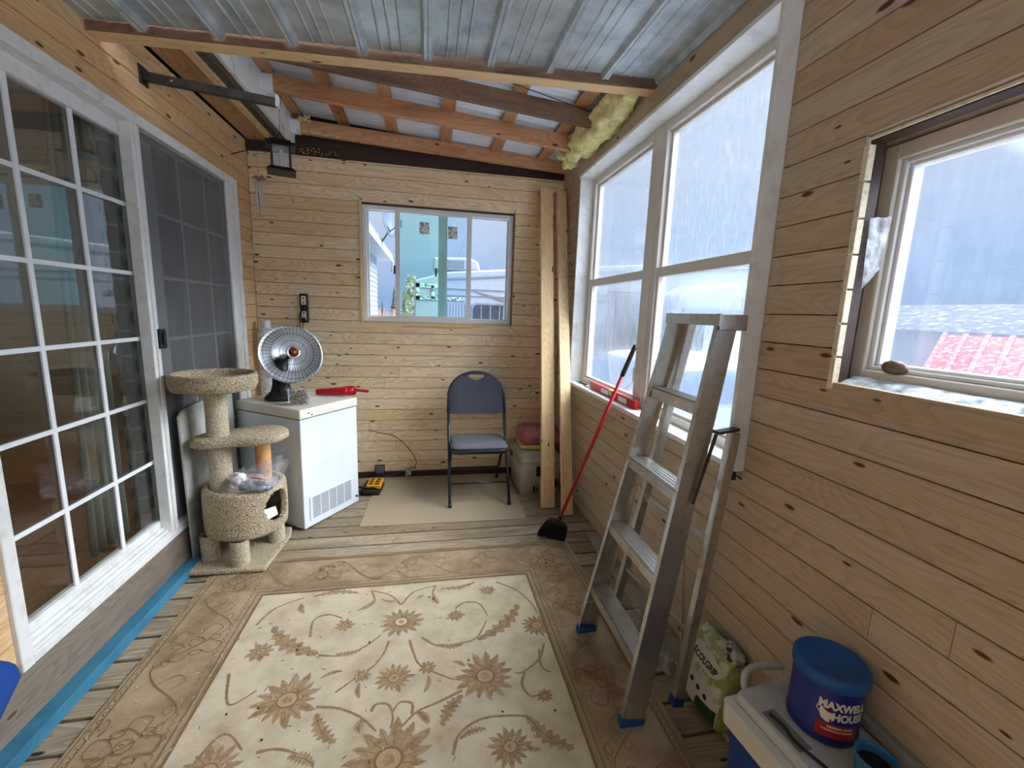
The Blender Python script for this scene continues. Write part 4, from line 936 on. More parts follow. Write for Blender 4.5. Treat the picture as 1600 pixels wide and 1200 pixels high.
def sheet(m, P00, P10, P11, P01, seed, amp=.02, n=12, mi=0):
    g = []
    for i in range(n + 1):
        u = i / n; row = []
        for j in range(n + 1):
            v = j / n; p = Vector(P00) * (1 - u) * (1 - v) + Vector(P10) * u * (1 - v) + Vector(P11) * u * v + Vector(P01) * (1 - u) * v
            q = mnoise.noise(Vector((u * 3, v * 3, seed))) * amp; row.append(m.bm.verts.new(p + Vector((q, q * .6, q))))
        g.append(row)
    m._fin([m.bm.faces.new((g[i][j], g[i + 1][j], g[i + 1][j + 1], g[i][j + 1])) for i in range(n) for j in range(n)], (0, 0, 1), mi, (.5, .5, .5, 1), True)
sheet(m, (.0, -.10, .03), (.16, -.06, .02), (.22, -.01, .17), (.06, -.0, .16), 4.2, .03); sheet(m, (.02, -.02, .03), (.13, .0, .03), (.18, .06, .24), (.05, .05, .15), 7.7, .03); sheet(m, (-.10, -.08, .03), (.02, -.10, .03), (.05, -.02, .16), (-.06, -.01, .12), 9.1, .03)
m.build('bag_film', PB, pbg, recalc=False)
m = MB(); crumple(m, -.045, -.055, .085, .042, .034, .032, 5.1, 14, .3); m.build('pouch', mat('white_red_pouch', lin(226, 222, 226), .4, noise=(lin(190, 90, 100), 28, .56, .64)), pbg)
m = MB(); crumple(m, .05, -.085, .040, .085, .045, .030, 8.1, 14, .3); m.build('pouch', mat('grey_foil_pouch', lin(140, 146, 154), .35, .3, noise=(lin(70, 76, 84), 40, .45, .6)), pbg)
m = MB(); m.tube(smooth_path([(.03, -.075, .095), (.07, -.085, .095), (.105, -.085, .085)]), .003, 6); m.build('zip_line', RED, pbg)
m = MB(); m.prism([(-.925, 2.53, .262), (-.890, 2.60, .262), (-.915, 2.64, .29), (-.96, 2.58, .295)], (.0, .004, .006)); m.build('paper_scrap', mat('white_scrap', lin(222, 224, 226), .6), label='white paper scrap poking out of the condo opening', cat='paper')

# leaning grey panel behind the cat tree
pn = thing('hardboard_sheet', 'scuffed grey hardboard sheet leaning on the patio door behind the cat tree', 'panel', (0, 0, 0))
GP = mat('scuffed_grey_panel', lin(176, 176, 168), .7, noise=(lin(128, 126, 118), 5, .4, .7))
m = MB(); m.prism([Vector(p) for p in ((-1.318, 2.535, .052), (-1.318, 2.515, .885), (-1.318, 2.55, .912), (-1.318, 2.76, .925), (-1.318, 3.15, .905), (-1.318, 3.16, .052))], (-.012, 0, 0), long=(0, 0, 1)); m.build('board', GP, pn, bevel=.0015)
m = MB(); m.tube([(-1.320, 2.565, .880), (-1.3165, 2.565, .880)], .013, 16); stk = m.build('round_sticker', mat('yellow_sticker', lin(214, 196, 90), .6), pn)

def text_mesh(txt, size, mt_, name, parent=None, font_bold=True, xscale=1.0, extrude=.0006, wrap=None, mx=None, spacing=1.0, offset=0.0):
    c = bpy.data.curves.new(name, 'FONT'); c.body = txt; c.size = size; c.align_x = 'CENTER'; c.align_y = 'CENTER'; c.extrude = extrude; c.space_character = spacing; c.offset = offset; c.resolution_u = 3
    o = bpy.data.objects.new(name, c); COL.objects.link(o); bpy.context.view_layer.update()
    me = bpy.data.meshes.new_from_object(o.evaluated_get(bpy.context.evaluated_depsgraph_get())); bpy.data.objects.remove(o)
    for v in me.vertices: v.co.x *= xscale
    if wrap:
        for v in me.vertices:
            p = wrap(v.co.x, v.co.y, v.co.z); v.co = p
    if mx: me.transform(mx)
    me.materials.clear(); me.materials.append(mt_)
    o = bpy.data.objects.new(name, me); COL.objects.link(o)
    if parent: o.parent = parent
    return o
text_mesh('2', .018, BLACK, 'sticker_numeral', stk, mx=Matrix.Translation((-1.3162, 2.565, .880)) @ Matrix.Rotation(PI / 2, 4, 'Z') @ Matrix.Rotation(PI / 2, 4, 'X'), offset=.0005)

# ------------------------------------------------------------------ lantern
ln = thing('hanging_lantern', 'black square lantern hanging from the fascia near the back corner', 'lantern', (-.905, 3.05, 2.30), .28)
m = MB()
def pyr(m, h0, z0, h1, z1, mi=0):
    loft(m, [[(-h0, -h0, z0), (h0, -h0, z0), (h0, h0, z0), (-h0, h0, z0)], [(-h1, -h1, z1), (h1, -h1, z1), (h1, h1, z1), (-h1, h1, z1)]], mi, smooth=False)
pyr(m, .080, .0, .080, .006); pyr(m, .080, .006, .058, .026); m.build('base', BLACKM, ln, bevel=.001)
for a, b in ((-1, -1), (1, -1), (1, 1), (-1, 1)):
    m = MB(); m.box(a * .050 - .006, a * .050 + .006, b * .050 - .006, b * .050 + .006, .024, .148); m.build('corner_post', BLACKM, ln)
m = MB(); pyr(m, .056, .146, .082, .154); pyr(m, .082, .154, .078, .166); pyr(m, .060, .166, .055, .182); m.build('roof', BLACKM, ln, bevel=.001)
m = MB()
for a in (-1, 1): m.box(-.046, .046, a * .047 - .001, a * .047 + .001, .028, .146); m.box(a * .047 - .001, a * .047 + .001, -.046, .046, .028, .146)
m.build('glass', film('seeded_lantern_glass', lin(206, 208, 206), .18, .15), ln)
m = MB(); m.tube([(0, 0, .03), (0, 0, .135)], .013, 12); m.build('candle', mat('pale_candle', lin(206, 202, 190), .6), ln)
m = MB(); m.tube(smooth_path([(-.012, 0, .18), (-.014, 0, .21), (0, 0, .225), (.014, 0, .21), (.012, 0, .18)]), .002, 6); m.tube([(0, 0, .222), (0.0, .02, .35), (.024, .078, .493)], .0015, 6); m.build('hook_wire', BLACKM, ln)

# wind chime
wc = thing('wind_chime', 'small wind chime with pinkish bird top and silver tubes by the back corner', 'wind chime', (-1.125, 3.30, 2.05), 0)
m = MB(); m.prism([Vector((x, 0, z + .285)) for x, z in ((-.045, -.012), (-.018, .006), (.0, -.004), (.02, .010), (.05, -.02), (.02, -.016), (.014, -.034), (-.010, -.030), (-.018, -.014))], (0, .008, 0)); m.build('bird_top', mat('dusty_pink_wood', lin(150, 104, 96), .6), wc, bevel=.002)
for x, a, b in ((-.022, .045, .255), (-.004, .085, .250), (.004, .10, .255), (.016, .085, .26)):
    m = MB(); m.tube([(x + (.010 if x < 0 else .006) * 1, 0, a), (x, 0, b)], .0045, 8); m.build('tube', mat('pale_metal_tube', lin(206, 208, 212), .3, .3), wc)
m = MB(); m.tube([(-.003, 0, .04), (-.003, 0, .66)], .0008, 4); m.tube([(-.010, 0, .04), (-.003, 0, .25)], .0007, 4); m.build('string', mat('brown_string', lin(90, 70, 56), .8), wc)
m = MB(); m.prism([Vector((x, 0, z + .03)) for x, z in ((-.026, .0), (-.01, .012), (.02, .004), (.018, -.006), (-.012, -.004))], (0, .004, 0)); m.build('wind_catcher', mat('pale_charm', lin(190, 170, 168), .5), wc)
# dried twig in the corner
tw = MB()
tw.tube(smooth_path([(-1.34, 3.45, 2.50), (-1.22, 3.46, 2.545), (-1.10, 3.45, 2.575), (-1.0, 3.44, 2.60)]), .0035, 6)
rr = random.Random(9)
for k in range(14):
    t = rr.random(); p = Vector((-1.24 + .18 * t, 3.455, 2.54 + .05 * t)); tw.tube([p, p + Vector((rr.uniform(-.035, .035), rr.uniform(-.02, .02), rr.uniform(-.035, .035)))], .0022, 5)
tw.build('dried_twig', mat('dark_twig', lin(60, 44, 36), .8), label='dark dried twig wedged in the corner above the wind chime', cat='twig')

# grey steel bar reaching out from the left wall
br_ = thing('steel_bracket', 'long grey steel channel arm reaching from the left wall under the eave', 'bracket', (0, 0, 0))
m = MB(); m.beam((XL + .01, 2.576, 2.560), (-.775, 2.585, 2.515), .030, .040); m.build('arm', STEEL, br_, bevel=.002)
m = MB(); m.box(XL + .0005, XL + .006, 2.545, 2.61, 2.52, 2.605); m.build('wall_plate', STEEL, br_, bevel=.001)
m = MB(); m.box(-.778, -.765, 2.57, 2.60, 2.495, 2.55); m.build('end_cap', FASC, br_, bevel=.001)
for x in (-1.24, -.90, -.84):
    m = MB(); m.tube([(x, 2.556, 2.545), (x + .012, 2.563, 2.552)], .004, 6); m.build('bolt', CHROME, br_)

# ------------------------------------------------------------------ insulation
INS = mat('yellow_fibreglass', lin(242, 234, 170), .98, spec=.05, noise=(lin(214, 200, 130), 22, .4, .7), bump=1, bscale=60)
m = MB(); n = 90; rings = []
for i in range(n + 1):
    u = i / n; y = 2.32 + (3.36 - 2.32) * u; rad = (.080 + .050 * u ** .6) * (math.sin(PI * min(1, .06 + u * .98)) ** .35 if u < .97 else .75)
    ring = []
    for j in range(28):
        a = 2 * PI * j / 28; d = Vector((math.cos(a), 0, math.sin(a)))
        k = 1 + .45 * mnoise.noise(Vector((d.x * 2, y * 9, d.z * 2))) + .22 * mnoise.noise(Vector((d.x * 7, y * 30, d.z * 7)))
        ring.append((min(1.134, 1.062 - .03 * u + d.x * rad * .85 * k), y, min(2.70 + .045, 2.695 - .01 * u + d.z * rad * .9 * k)))
    rings.append(ring)
loft(m, rings); m.build('insulation_batt', INS, label='loose yellow fibreglass batt stuffed above the big window', cat='insulation')
# foam crumbs on the rear rafter
FOAM = mat('dried_foam', lin(214, 196, 140), .9)
m = MB(); rr = random.Random(2)
for k in range(60):
    x = -.98 + .30 * rr.random(); crumple(m, x, 3.690, 2.775 + rr.uniform(-.005, .012) - .045 * (x + 1), .007, .005, .006, k, 4, .4)
for k in range(26): crumple(m, -.93 + rr.uniform(-.03, .05), 3.688, 2.865 + rr.uniform(-.02, .02), .008, .006, .008, k + .5, 4, .4)
for k in range(26): crumple(m, -.86 + rr.uniform(-.12, .14), 3.768, 2.66 + rr.uniform(-.02, .03), .004, .004, .004, k + .5, 4, .4)
m.build('foam_crumbs', FOAM, label='crumbs of dried spray foam on the rear rafter near the lantern', cat='foam', kind='stuff')

# ------------------------------------------------------------------ leaning boards, small cooler, pink pad
m = MB(); m.beam((.908, 3.02, .006), (.958, 3.70, 2.53), .106, .036, (0, -1, .2)); m.build('leaning_board', STUD, bevel=.003, label='pale leaning board standing in front of the beige cooler', cat='board', group='boards leaning in the back corner')
m = MB(); m.beam((1.022, 2.885, .006), (1.098, 3.74, 2.53), .086, .036, (0, -1, .2)); m.build('leaning_board', STUD, bevel=.003, label='pale leaning board closest to the right wall, with a nick near its foot', cat='board', group='boards leaning in the back corner')
scl = thing('beige_cooler', 'small beige picnic cooler behind the leaning boards', 'cooler', (.735, 3.25, 0), .03)
BEI = mat('beige_cooler_plastic', lin(182, 176, 156), .5, noise=(lin(160, 152, 130), 6, .4, .7))
m = MB(); loft(m, [rrect(.012, .345, .012, .43, .03, 4, .0), rrect(0, .36, 0, .445, .035, 4, .285)]); m.build('body', BEI, scl)
m = MB(); loft(m, [rrect(-.006, .366, -.006, .452, .035, 4, .286), rrect(-.006, .366, -.006, .452, .035, 4, .305), rrect(.03, .33, .04, .41, .05, 4, .352)]); m.build('lid', BEI, scl)
m = MB(); m.box(-.008, .002, .33, .40, .235, .275); m.build('hinge', BLACK, scl, bevel=.002); m = MB(); m.box(.13, .21, -.004, .006, .17, .255); m.build('control_panel', BLACK, scl, bevel=.002)
m = MB(); m.tube([(.27, -.004, .10), (.27, .02, .10)], .05, 20); m.build('fan_vent', BLACK, scl)
m = MB(); m.box(.11, .125, -.001, .014, .03, .085); m.box(.14, .15, -.001, .014, .03, .07); m.build('marks', BLACK, scl)
m = MB(); n = 8
YF = mat('yellow_foam_scrap', lin(206, 186, 110), .95, bump=.5, bscale=60)
m.prism([Vector(p) for p in ((.755, 3.40, .358), (.90, 3.37, .358), (1.02, 3.40, .358), (1.03, 3.62, .358), (.77, 3.64, .358))], (0, 0, .032)); m.build('foam_scrap', YF, bevel=.012, seg=3, label='yellow foam scrap squeezed between the beige cooler and pink pad', cat='foam')
PK = mat('pink_insulation', lin(186, 116, 116), .95, noise=(lin(150, 84, 88), 14, .4, .7), bump=.6, bscale=70)
m = MB(); loft(m, [[(p[0], p[1], z) for p in rrect(x0, x1, y0, y1, .03, 4)] for x0, x1, y0, y1, z in ((.79, 1.10, 3.42, 3.72, .392), (.775, 1.115, 3.40, 3.74, .410), (.78, 1.11, 3.41, 3.74, .470), (.81, 1.08, 3.44, 3.72, .500))])
m.build('pink_pad', PK, label='folded pink insulation pad lying on the beige cooler', cat='pad')

# ------------------------------------------------------------------ broom
bt = Vector((1.118, 2.20, 1.345)); bb = Vector((.845, 2.545, .14)); 
bo = thing('push_broom', 'black broom with a long red pole leaning on the window sill', 'broom', (.83, 2.55, 0), 0)
d = (bt - bb)
m = MB(); m.tube([bb, bb + d * .86], .0105, 12); m.build('pole', REDM, bo, world=True)
m = MB(); m.tube([bb + d * .85, bb + d * .87, bb + d * .98, bt], [.0125, .014, .013, .011], 12); m.box(0, 0, 0, 0, 0, 0) if False else None; m.build('grip', BLACK, bo, world=True)
hd = d.normalized()
m = MB(); m.tube([bb - hd * .02, bb + hd * .045], [.018, .013], 12)
sd = Vector((.80, -.45, -.35)).normalized(); sd = (sd - hd * sd.dot(hd)).normalized(); nn_ = hd.cross(sd)
def bpt(a, b, c): return bb + sd * a + nn_ * b + hd * c
def bring(hw, th, c): return [bpt(x, y, c) for x, y in ((-hw, -th), (hw, -th), (hw, th), (-hw, th))]
loft(m, [bring(.075, .018, -.045), bring(.070, .020, -.02), bring(.035, .016, .0)], smooth=False); m.build('head', BLACK, bo, world=True, bevel=.003)
m = MB(); rr = random.Random(4)
for i in range(34):
    for j in range(6):
        a = -.072 + .144 * i / 33; b = -.016 + .032 * j / 5; k = rr.uniform(.9, 1.06)
        p = bpt(a, b, -.04); q2 = bpt(a * 1.28 + rr.uniform(-.004, .004), b * 1.9 + rr.uniform(-.004, .004), -.155 * k); 
        if q2.z < .012: q2 = p + (q2 - p) * ((p.z - .012) / (p.z - q2.z))
        m.tube([p, q2], .0028, 4, caps=False)
m.build('bristles', mat('black_bristle', lin(22, 21, 22), .7), bo, world=True, kind='stuff')

# ------------------------------------------------------------------ level and odds on the sill
ZS = .9595
lv = thing('spirit_level', 'red box level lying on the window sill behind the broom', 'level', (1.192, 2.63, ZS), 0)
m = MB(); m.box(-.012, .012, -.36, .36, .0, .052); m.build('body', RED, lv, bevel=.002)
WDC = mat('white_decal', lin(230, 226, 226), .5)
for y in (-.18, .10):
    m = MB(); m.box(-.0128, -.0118, y - .07, y + .05, .010, .042); m.build('decal', WDC, lv)
m = MB(); m.box(-.0135, .0135, -.03, .03, .020, .053); m.build('vial', mat('green_vial', lin(190, 200, 120), .2), lv)
m = MB(); m.tube(smooth_path([(1.175, 3.28, .964), (1.19, 3.16, .966), (1.17, 3.05, .964), (1.20, 2.98, .965)]), .004, 6); m.tube(smooth_path([(1.20, 3.25, .966), (1.17, 3.18, .971), (1.195, 3.10, .966)]), .006, 6); m.build('small_pliers', BLACKM, label='small black tool lying at the far end of the window sill', cat='tool')

# ------------------------------------------------------------------ ladder
ld = thing('step_ladder', 'worn aluminium step ladder with blue feet leaning by the big window', 'ladder', (.73, 1.48, .009), 0)
def LW(x, y, z): return Vector((x, y, z))
def fr(z, s):    # front rail centre line at height z: s=0 far, 1 near
    x = .735 + .176 * z; hw = .249 - .060 * z; yc = 1.480 - .010 * z
    return Vector((x, yc + (hw if s == 0 else -hw), z))
ZTOP = 1.515
for s in (0, 1):
    sg = 1 if s == 0 else -1
    m = MB(); a = fr(.03, s); b = fr(ZTOP, s)
    d = (b - a).normalized(); wid = Vector((1, 0, 0)); wid = (wid - d * wid.dot(d)).normalized(); th = d.cross(wid).normalized()
    if th.y * sg < 0: th = -th
    # C-channel: web faces outward, flanges point in
    W_ = .036 * 1.0; T = .0022; Fg = .022
    def chan(p, w2):
        o_ = [(-w2, 0), (w2, 0), (w2, -Fg), (w2 - .003, -Fg), (w2 - .003, -T), (-w2 + .003, -T), (-w2 + .003, -Fg), (-w2, -Fg)]
        return [p + wid * u + th * v for u, v in o_]
    loft(m, [chan(a, .045), chan(b, .036)], smooth=False); m.build('front_rail', ALU, ld, world=False).data.transform(Matrix.Translation(-ld.location))
    m = MB(); c0 = a - d * .022
    loft(m, [[Vector((q_.x, q_.y, .010)) for q_ in [c0 + wid * u + th * v for u, v in ((-.047, .003), (.047, .003), (.047, -.025), (-.047, -.025))]], [a + d * .008 + wid * u + th * v for u, v in ((-.047, .003), (.047, .003), (.047, -.025), (-.047, -.025))]], smooth=False)
    m.build('rubber_foot', mat('blue_rubber_foot' + str(s), lin(26, 78, 138), .6), ld).data.transform(Matrix.Translation(-ld.location))
steps = [.262, .582, .900, 1.212]
for z in steps:
    a = fr(z, 0); b = fr(z, 1); m = MB(); dp = .042 if z < 1.1 else .036
    # tread with turned-down front and back lips and ribs
    y0_, y1_ = b.y + .002, a.y - .002; xc = a.x
    m.box(xc - dp, xc + dp, y0_, y1_, z - .003, z); m.box(xc - dp, xc - dp + .003, y0_, y1_, z - .045, z); m.box(xc + dp - .003, xc + dp, y0_, y1_, z - .030, z)
    for k in range(5): m.box(xc - dp * .8 + k * dp * .4 - .002, xc - dp * .8 + k * dp * .4 + .002, y0_, y1_, z, z + .0018)
    st = m.build('step', ALU, ld, bevel=.0008); st.data.transform(Matrix.Translation(-ld.location))
    for yy in (y0_ + .01, y1_ - .01, y0_ + .14, y1_ - .14):
        m = MB(); m.tube([(xc - dp - .002, yy, z - .024), (xc - dp + .002, yy, z - .024)], .0045, 8); m.build('rivet', CHROME, st).data.transform(Matrix.Translation(-ld.location))
a = fr(ZTOP, 0); b = fr(ZTOP, 1)
m = MB(); m.box(a.x - .045, a.x + .055, b.y - .012, a.y + .012, ZTOP - .004, ZTOP + .004); m.box(a.x - .047, a.x - .043, b.y - .012, a.y + .012, ZTOP - .036, ZTOP + .003)
m.box(a.x - .045, a.x + .060, b.y - .014, b.y - .010, ZTOP - .05, ZTOP + .003); m.box(a.x - .045, a.x + .055, a.y + .010, a.y + .014, ZTOP - .04, ZTOP + .003)
m.build('top_cap', ALU, ld, bevel=.0025, seg=2).data.transform(Matrix.Translation(-ld.location))
# rear frame
rl = [(Vector((.893, 1.770, .024)), Vector((a.x + .045, a.y - .03, ZTOP - .03))), (Vector((.934, 1.270, .032)), Vector((1.068, 1.302, 1.105)))]
for k, (p, q2) in enumerate(rl):
    m = MB(); m.beam(p + (q2 - p) * .02, q2, .030, .038, (1, 0, 0)); m.build('rear_rail', ALU, ld, bevel=.004, seg=2).data.transform(Matrix.Translation(-ld.location))
    m = MB(); m.beam(p - (q2 - p) * .0, p + (q2 - p) * .035, .038, .048, (1, 0, 0)); m.build('rubber_foot', mat('blue_rubber_rear' + str(k), lin(20, 52, 96), .6), ld, bevel=.004).data.transform(Matrix.Translation(-ld.location))
def bar(name, p, q2, w_, h_, mt_=ALU, lab=None):
    m = MB(); m.beam(p, q2, w_, h_, (1, 0, 0)); o = m.build(name, mt_, ld, bevel=.001, label=lab); o.data.transform(Matrix.Translation(-ld.location)); return o
for z in (.30, .68): bar('rear_crossbar', rl[0][0].lerp(rl[0][1], z / 1.5), rl[1][0].lerp(rl[1][1], z / 1.1), .014, .016)
bar('hinge_link', Vector((.966, 1.262, 1.118)), Vector((1.074, 1.300, 1.118)), .010, .030, STEEL)
bar('spreader', Vector((.972, 1.268, 1.11)), Vector((.905, 1.262, .86)), .004, .014, STEEL)
bar('brace', fr(.06, 1) + Vector((0, .01, .06)), fr(.25, 1) + Vector((-.01, .06, -.01)), .003, .014)
bar('brace', fr(.14, 0) + Vector((-.035, -.005, .02)), fr(.25, 0) + Vector((-.025, -.09, -.01)), .003, .018)
bar('brace', Vector((.95, 1.275, .12)), Vector((.99, 1.40, .60)), .003, .012)
bar('brace', rl[0][0].lerp(rl[0][1], .57), rl[0][0].lerp(rl[0][1], .50) + Vector((-.01, -.09, .06)), .003, .014)

# ------------------------------------------------------------------ cooler, coffee tub, cup, litter bag
ec = thing('electric_cooler', 'white-lidded blue electric cooler in the near right corner', 'cooler', (.847, .942, .010), .10)
WL = mat('grey_white_lid', lin(196, 196, 192), .5, noise=(lin(168, 168, 162), 5, .4, .7)); BB = mat('blue_cooler_body', lin(24, 62, 130), .45); CRM = mat('cream_rim', lin(206, 202, 188), .5)
m = MB(); loft(m, [rrect(.03, .255, -.475, -.02, .02, 4, .0), rrect(.012, .272, -.492, -.012, .02, 4, .345)], smooth=False); m.build('body', BB, ec)
m = MB(); loft(m, [rrect(.0, .29, -.505, 0, .018, 4, .325), rrect(-.004, .293, -.509, .004, .018, 4, .398)], smooth=False); m.build('rim', CRM, ec, bevel=.003)
m = MB(); loft(m, [rrect(.026, .285, -.50, -.004, .02, 4, .399), rrect(.034, .280, -.49, -.010, .02, 4, .424)], smooth=False); lid = m.build('lid', WL, ec, bevel=.003)
m = MB(); m.box(.048, .090, -.20, -.085, .4235, .4262); m.build('handle_recess', mat('recess_grey', lin(126, 122, 112), .7), lid, bevel=.001)
m = MB()
for k in range(6): m.tube(smooth_path([(.105 + k * .012, -.02 - k * .002, .4255), (.112 + k * .012, -.05, .4255), (.100 + k * .012, -.085, .4255)]), .0018, 5)
m.build('ridges', WL, lid)
m = MB(); m.tube(smooth_path([(.06, -.10, .432), (.065, -.14, .433), (.058, -.18, .432), (.08, -.27, .428), (.10, -.38, .428)]), .004, 6); m.build('cord', BLACK, ec)
m = MB(); m.tube(smooth_path([(.10, .006, .36), (.11, .035, .41), (.16, .045, .425), (.25, .03, .42)]), .011, 8); m.build('handle', WL, ec)
BX = 1.022
tub = thing('coffee_tub', 'large blue coffee tub on the white cooler lid', 'tub', (1.046, .815, .4385), 0); tub.scale = (1.1, 1.1, 1.1)
CB = mat('dark_blue_tub', lin(18, 32, 118), .38); CL_ = mat('blue_tub_lid', lin(24, 84, 148), .5)
m = MB(); m.lathe([(0, 0), (.070, 0), (.0735, .004), (.0735, .012), (.072, .016), (.0725, .155)], 56); m.build('body', CB, tub)
m = MB(); m.lathe([(.0745, .140), (.0775, .143), (.0775, .166), (.073, .171), (.064, .171), (.060, .165), (0, .165)], 56); m.build('lid', CL_, tub)
az = math.atan2(-.82, -1.025 + .10)   # towards the viewer
az = math.radians(-121)
def wrapc(R): return lambda x, y, z: Vector(((R + z) * math.cos(az + x / R), (R + z) * math.sin(az + x / R), y))
def patch(m, R, x0, x1, z0, z1, n=16):
    for i in range(n):
        a, b = x0 + (x1 - x0) * i / n, x0 + (x1 - x0) * (i + 1) / n; f = wrapc(R); m.poly([f(a, z0, 0), f(b, z0, 0), f(b, z1, 0), f(a, z1, 0)], t=(.5, .5, .5, 1), smooth=True)
LBW = mat('label_white', lin(214, 208, 196), .5); LBR = mat('label_red', lin(150, 26, 32), .45)
m = MB(); patch(m, .0731, -.036, .052, .022, .058); m.build('red_band', LBR, tub, recalc=False, label='red label band')
def ctext(t, size, x, z, xs=1.0, off=.0012, mt_=LBW):
    f = wrapc(.0736); return text_mesh(t, size, mt_, 'lettering', tub, wrap=lambda a, b, c: f(a + x, b + z, c * .5), xscale=xs, offset=off, extrude=.0003)
ctext('MAXWELL', .027, .014, .104, .80); ctext('HOUSE', .027, .027, .078, .80)
ctext('ORIGINAL ROAST', .0075, .012, .050, .9, .0002); ctext('TORREFACTION ORIGINALE', .0062, .008, .041, .85, .0002)
# tilted cup emblem on the label
m = MB(); f = wrapc(.0738)
cup = [(-.030, .096), (-.004, .086), (-.006, .066), (-.016, .060), (-.028, .066), (-.034, .082)]
cc = f(-.018, .078, 0); V = [m.bm.verts.new(f(x, z, 0)) for x, z in cup]; c0 = m.bm.verts.new(cc)
m._fin([m.bm.faces.new((c0, V[i], V[(i + 1) % 6])) for i in range(6)], (1, 0, 0), 0, (.5, .5, .5, 1))
m.tube([f(x, z, .0003) for x, z in ((-.031, .094), (-.037, .094), (-.038, .086), (-.033, .080))], .0014, 5)
m.build('cup_emblem', LBW, tub, recalc=False)
m = MB(); m.tube([f(x, z, .0004) for x, z in ((-.027, .0935), (-.017, .0895), (-.007, .0865))], [.0005, .0028, .0005], 6); m.tube([f(-.010, .070, .0003), f(-.010, .066, .0003)], .0022, 6); m.build('coffee_fill', mat('coffee_brown', lin(120, 40, 24), .5), tub, recalc=False)
cupo = thing('blue_cup', 'small blue cup beside the coffee tub at the bottom edge', 'cup', (1.012, .650, .4385), 0)
m = MB(); m.lathe([(0, 0), (.034, 0), (.040, .075), (.043, .082), (.040, .084), (.037, .076), (.031, .006), (0, .006)], 32); m.build('body', mat('blue_cup_plastic', lin(46, 104, 150), .4), cupo)
m = MB(); m.lathe([(.0, .060), (.0355, .060)], 24); m.build('contents', mat('dark_contents', lin(20, 18, 18), .8), cupo)

# litter bag
lbg = thing('litter_bag', 'green and white paper litter bag slumped against the right wall', 'bag', (1.055, 1.265, .023), 0)
BG = mat('green_bag_print', lin(150, 168, 92), .5, noise=(lin(206, 206, 190), 16, .48, .56)); BW = mat('white_bag_panel', lin(206, 206, 196), .55); BD = mat('dark_green_panel', lin(28, 72, 42), .55); BK = mat('bag_black_print', lin(30, 30, 30), .6)
# local frame of the bag: face towards -x and -y, leaning on the wall
m = MB(); rings = []
for i in range(15):
    u = i / 14; z = .245 * u; sq = math.sin(PI * (.12 + .80 * u)) ** .45; tx_ = .050 * sq * (1 - .25 * u) + .008; ty = .122 - .018 * u; cx_ = .0 + .035 * u
    ring = []
    for j in range(28):
        a = 2 * PI * j / 28; ca, sa = math.cos(a), math.sin(a); sx_ = math.copysign(abs(ca) ** .6, ca) * tx_; sy_ = math.copysign(abs(sa) ** .55, sa) * ty
        k = .008 * mnoise.noise(Vector((sy_ * 30, z * 30, ca * 2))) * (0.4 + 1.5 * u); ring.append((min(.088, cx_ + sx_ + k), sy_ + k, z))
    rings.append(ring)
rings.append([(min(.09, .055 + (p[0] - .035) * .35), p[1] * .9, .268 + .012 * math.sin(p[1] * 60)) for p in rings[-1]])
loft(m, rings); bag = m.build('sack', [BG], lbg)
bxf = lambda y, z: -.0435 * 1 + .035 * (z / .245) - .010 * math.cos(y * 10) + .010
def face_x(y, z):
    u = z / .245; sq = math.sin(PI * (.12 + .80 * u)) ** .45; tx_ = .050 * sq * (1 - .25 * u) + .008; ty = .122 - .018 * u
    s = min(1, abs(y) / ty); ca = math.cos(math.asin(min(1, s ** (1 / .55)))) ** .6; return .035 * u - ca * tx_ - .0045
def fpatch(name, mt_, outline, par=bag, off=0.0):
    m = MB(); ys = [p[0] for p in outline]; zs = [p[1] for p in outline]; n = 22; y0_, y1_, z0_, z1_ = min(ys), max(ys), min(zs), max(zs)
    def inside(y, z):
        c = False; k = len(outline)
        for i in range(k):
            (a, b), (c_, d_) = outline[i], outline[(i + 1) % k]
            if (b > z) != (d_ > z) and y < (c_ - a) * (z - b) / (d_ - b) + a: c = not c
        return c
    P = {}
    def v(i, j):
        if (i, j) not in P: y = y0_ + (y1_ - y0_) * i / n; z = z0_ + (z1_ - z0_) * j / n; P[(i, j)] = m.bm.verts.new((face_x(y, z) - off, y, z))
        return P[(i, j)]
    fs = [m.bm.faces.new((v(i, j), v(i, j + 1), v(i + 1, j + 1), v(i + 1, j))) for i in range(n) for j in range(n) if inside(y0_ + (y1_ - y0_) * (i + .5) / n, z0_ + (z1_ - z0_) * (j + .5) / n)]
    m._fin(fs, (0, 0, 1), 0, (.5, .5, .5, 1), True); return m.build(name, mt_, par, recalc=False)
def ell(cy, cz, a, b): return [(cy + a * math.cos(2 * PI * k / 24), cz + b * math.sin(2 * PI * k / 24)) for k in range(24)]
fpatch('brand_panel', BW, ell(.0, .195, .085, .034)); fpatch('picture_panel', BW, [(-.108, .012), (.11, .012), (.11, .10), (.04, .135), (-.04, .135), (-.108, .11)])
fpatch('green_panel', BD, [(-.105, .012), (.0, .012), (-.01, .060), (-.105, .070)], off=.001)
for k, cy_ in enumerate((.07, .03, -.01, -.05)): fpatch('pictogram', BK, ell(cy_, .098 - .004 * k, .010, .010), off=.001)
def ftext(t, size, y, z, mt_=BK, off=.0008, xs=1.0):
    def wr(a, b, c): yy = y - a; zz = z + b; return Vector((face_x(yy, zz) - .0015 - c, yy, zz))
    return text_mesh(t, size, mt_, 'lettering', bag, wrap=wr, xscale=xs, offset=off, extrude=.0003)
ftext('\u00c9COLGRIP', .034, .0, .190, xs=.85)
# crinkled white sleeve at the bag's top
m = MB(); crumple(m, .045, -.05, .255, .035, .06, .03, 3.3, 16, .5); m.build('crumpled_top', mat('bag_white_black', lin(190, 190, 182), .5, noise=(lin(40, 40, 36), 26, .52, .6)), lbg)

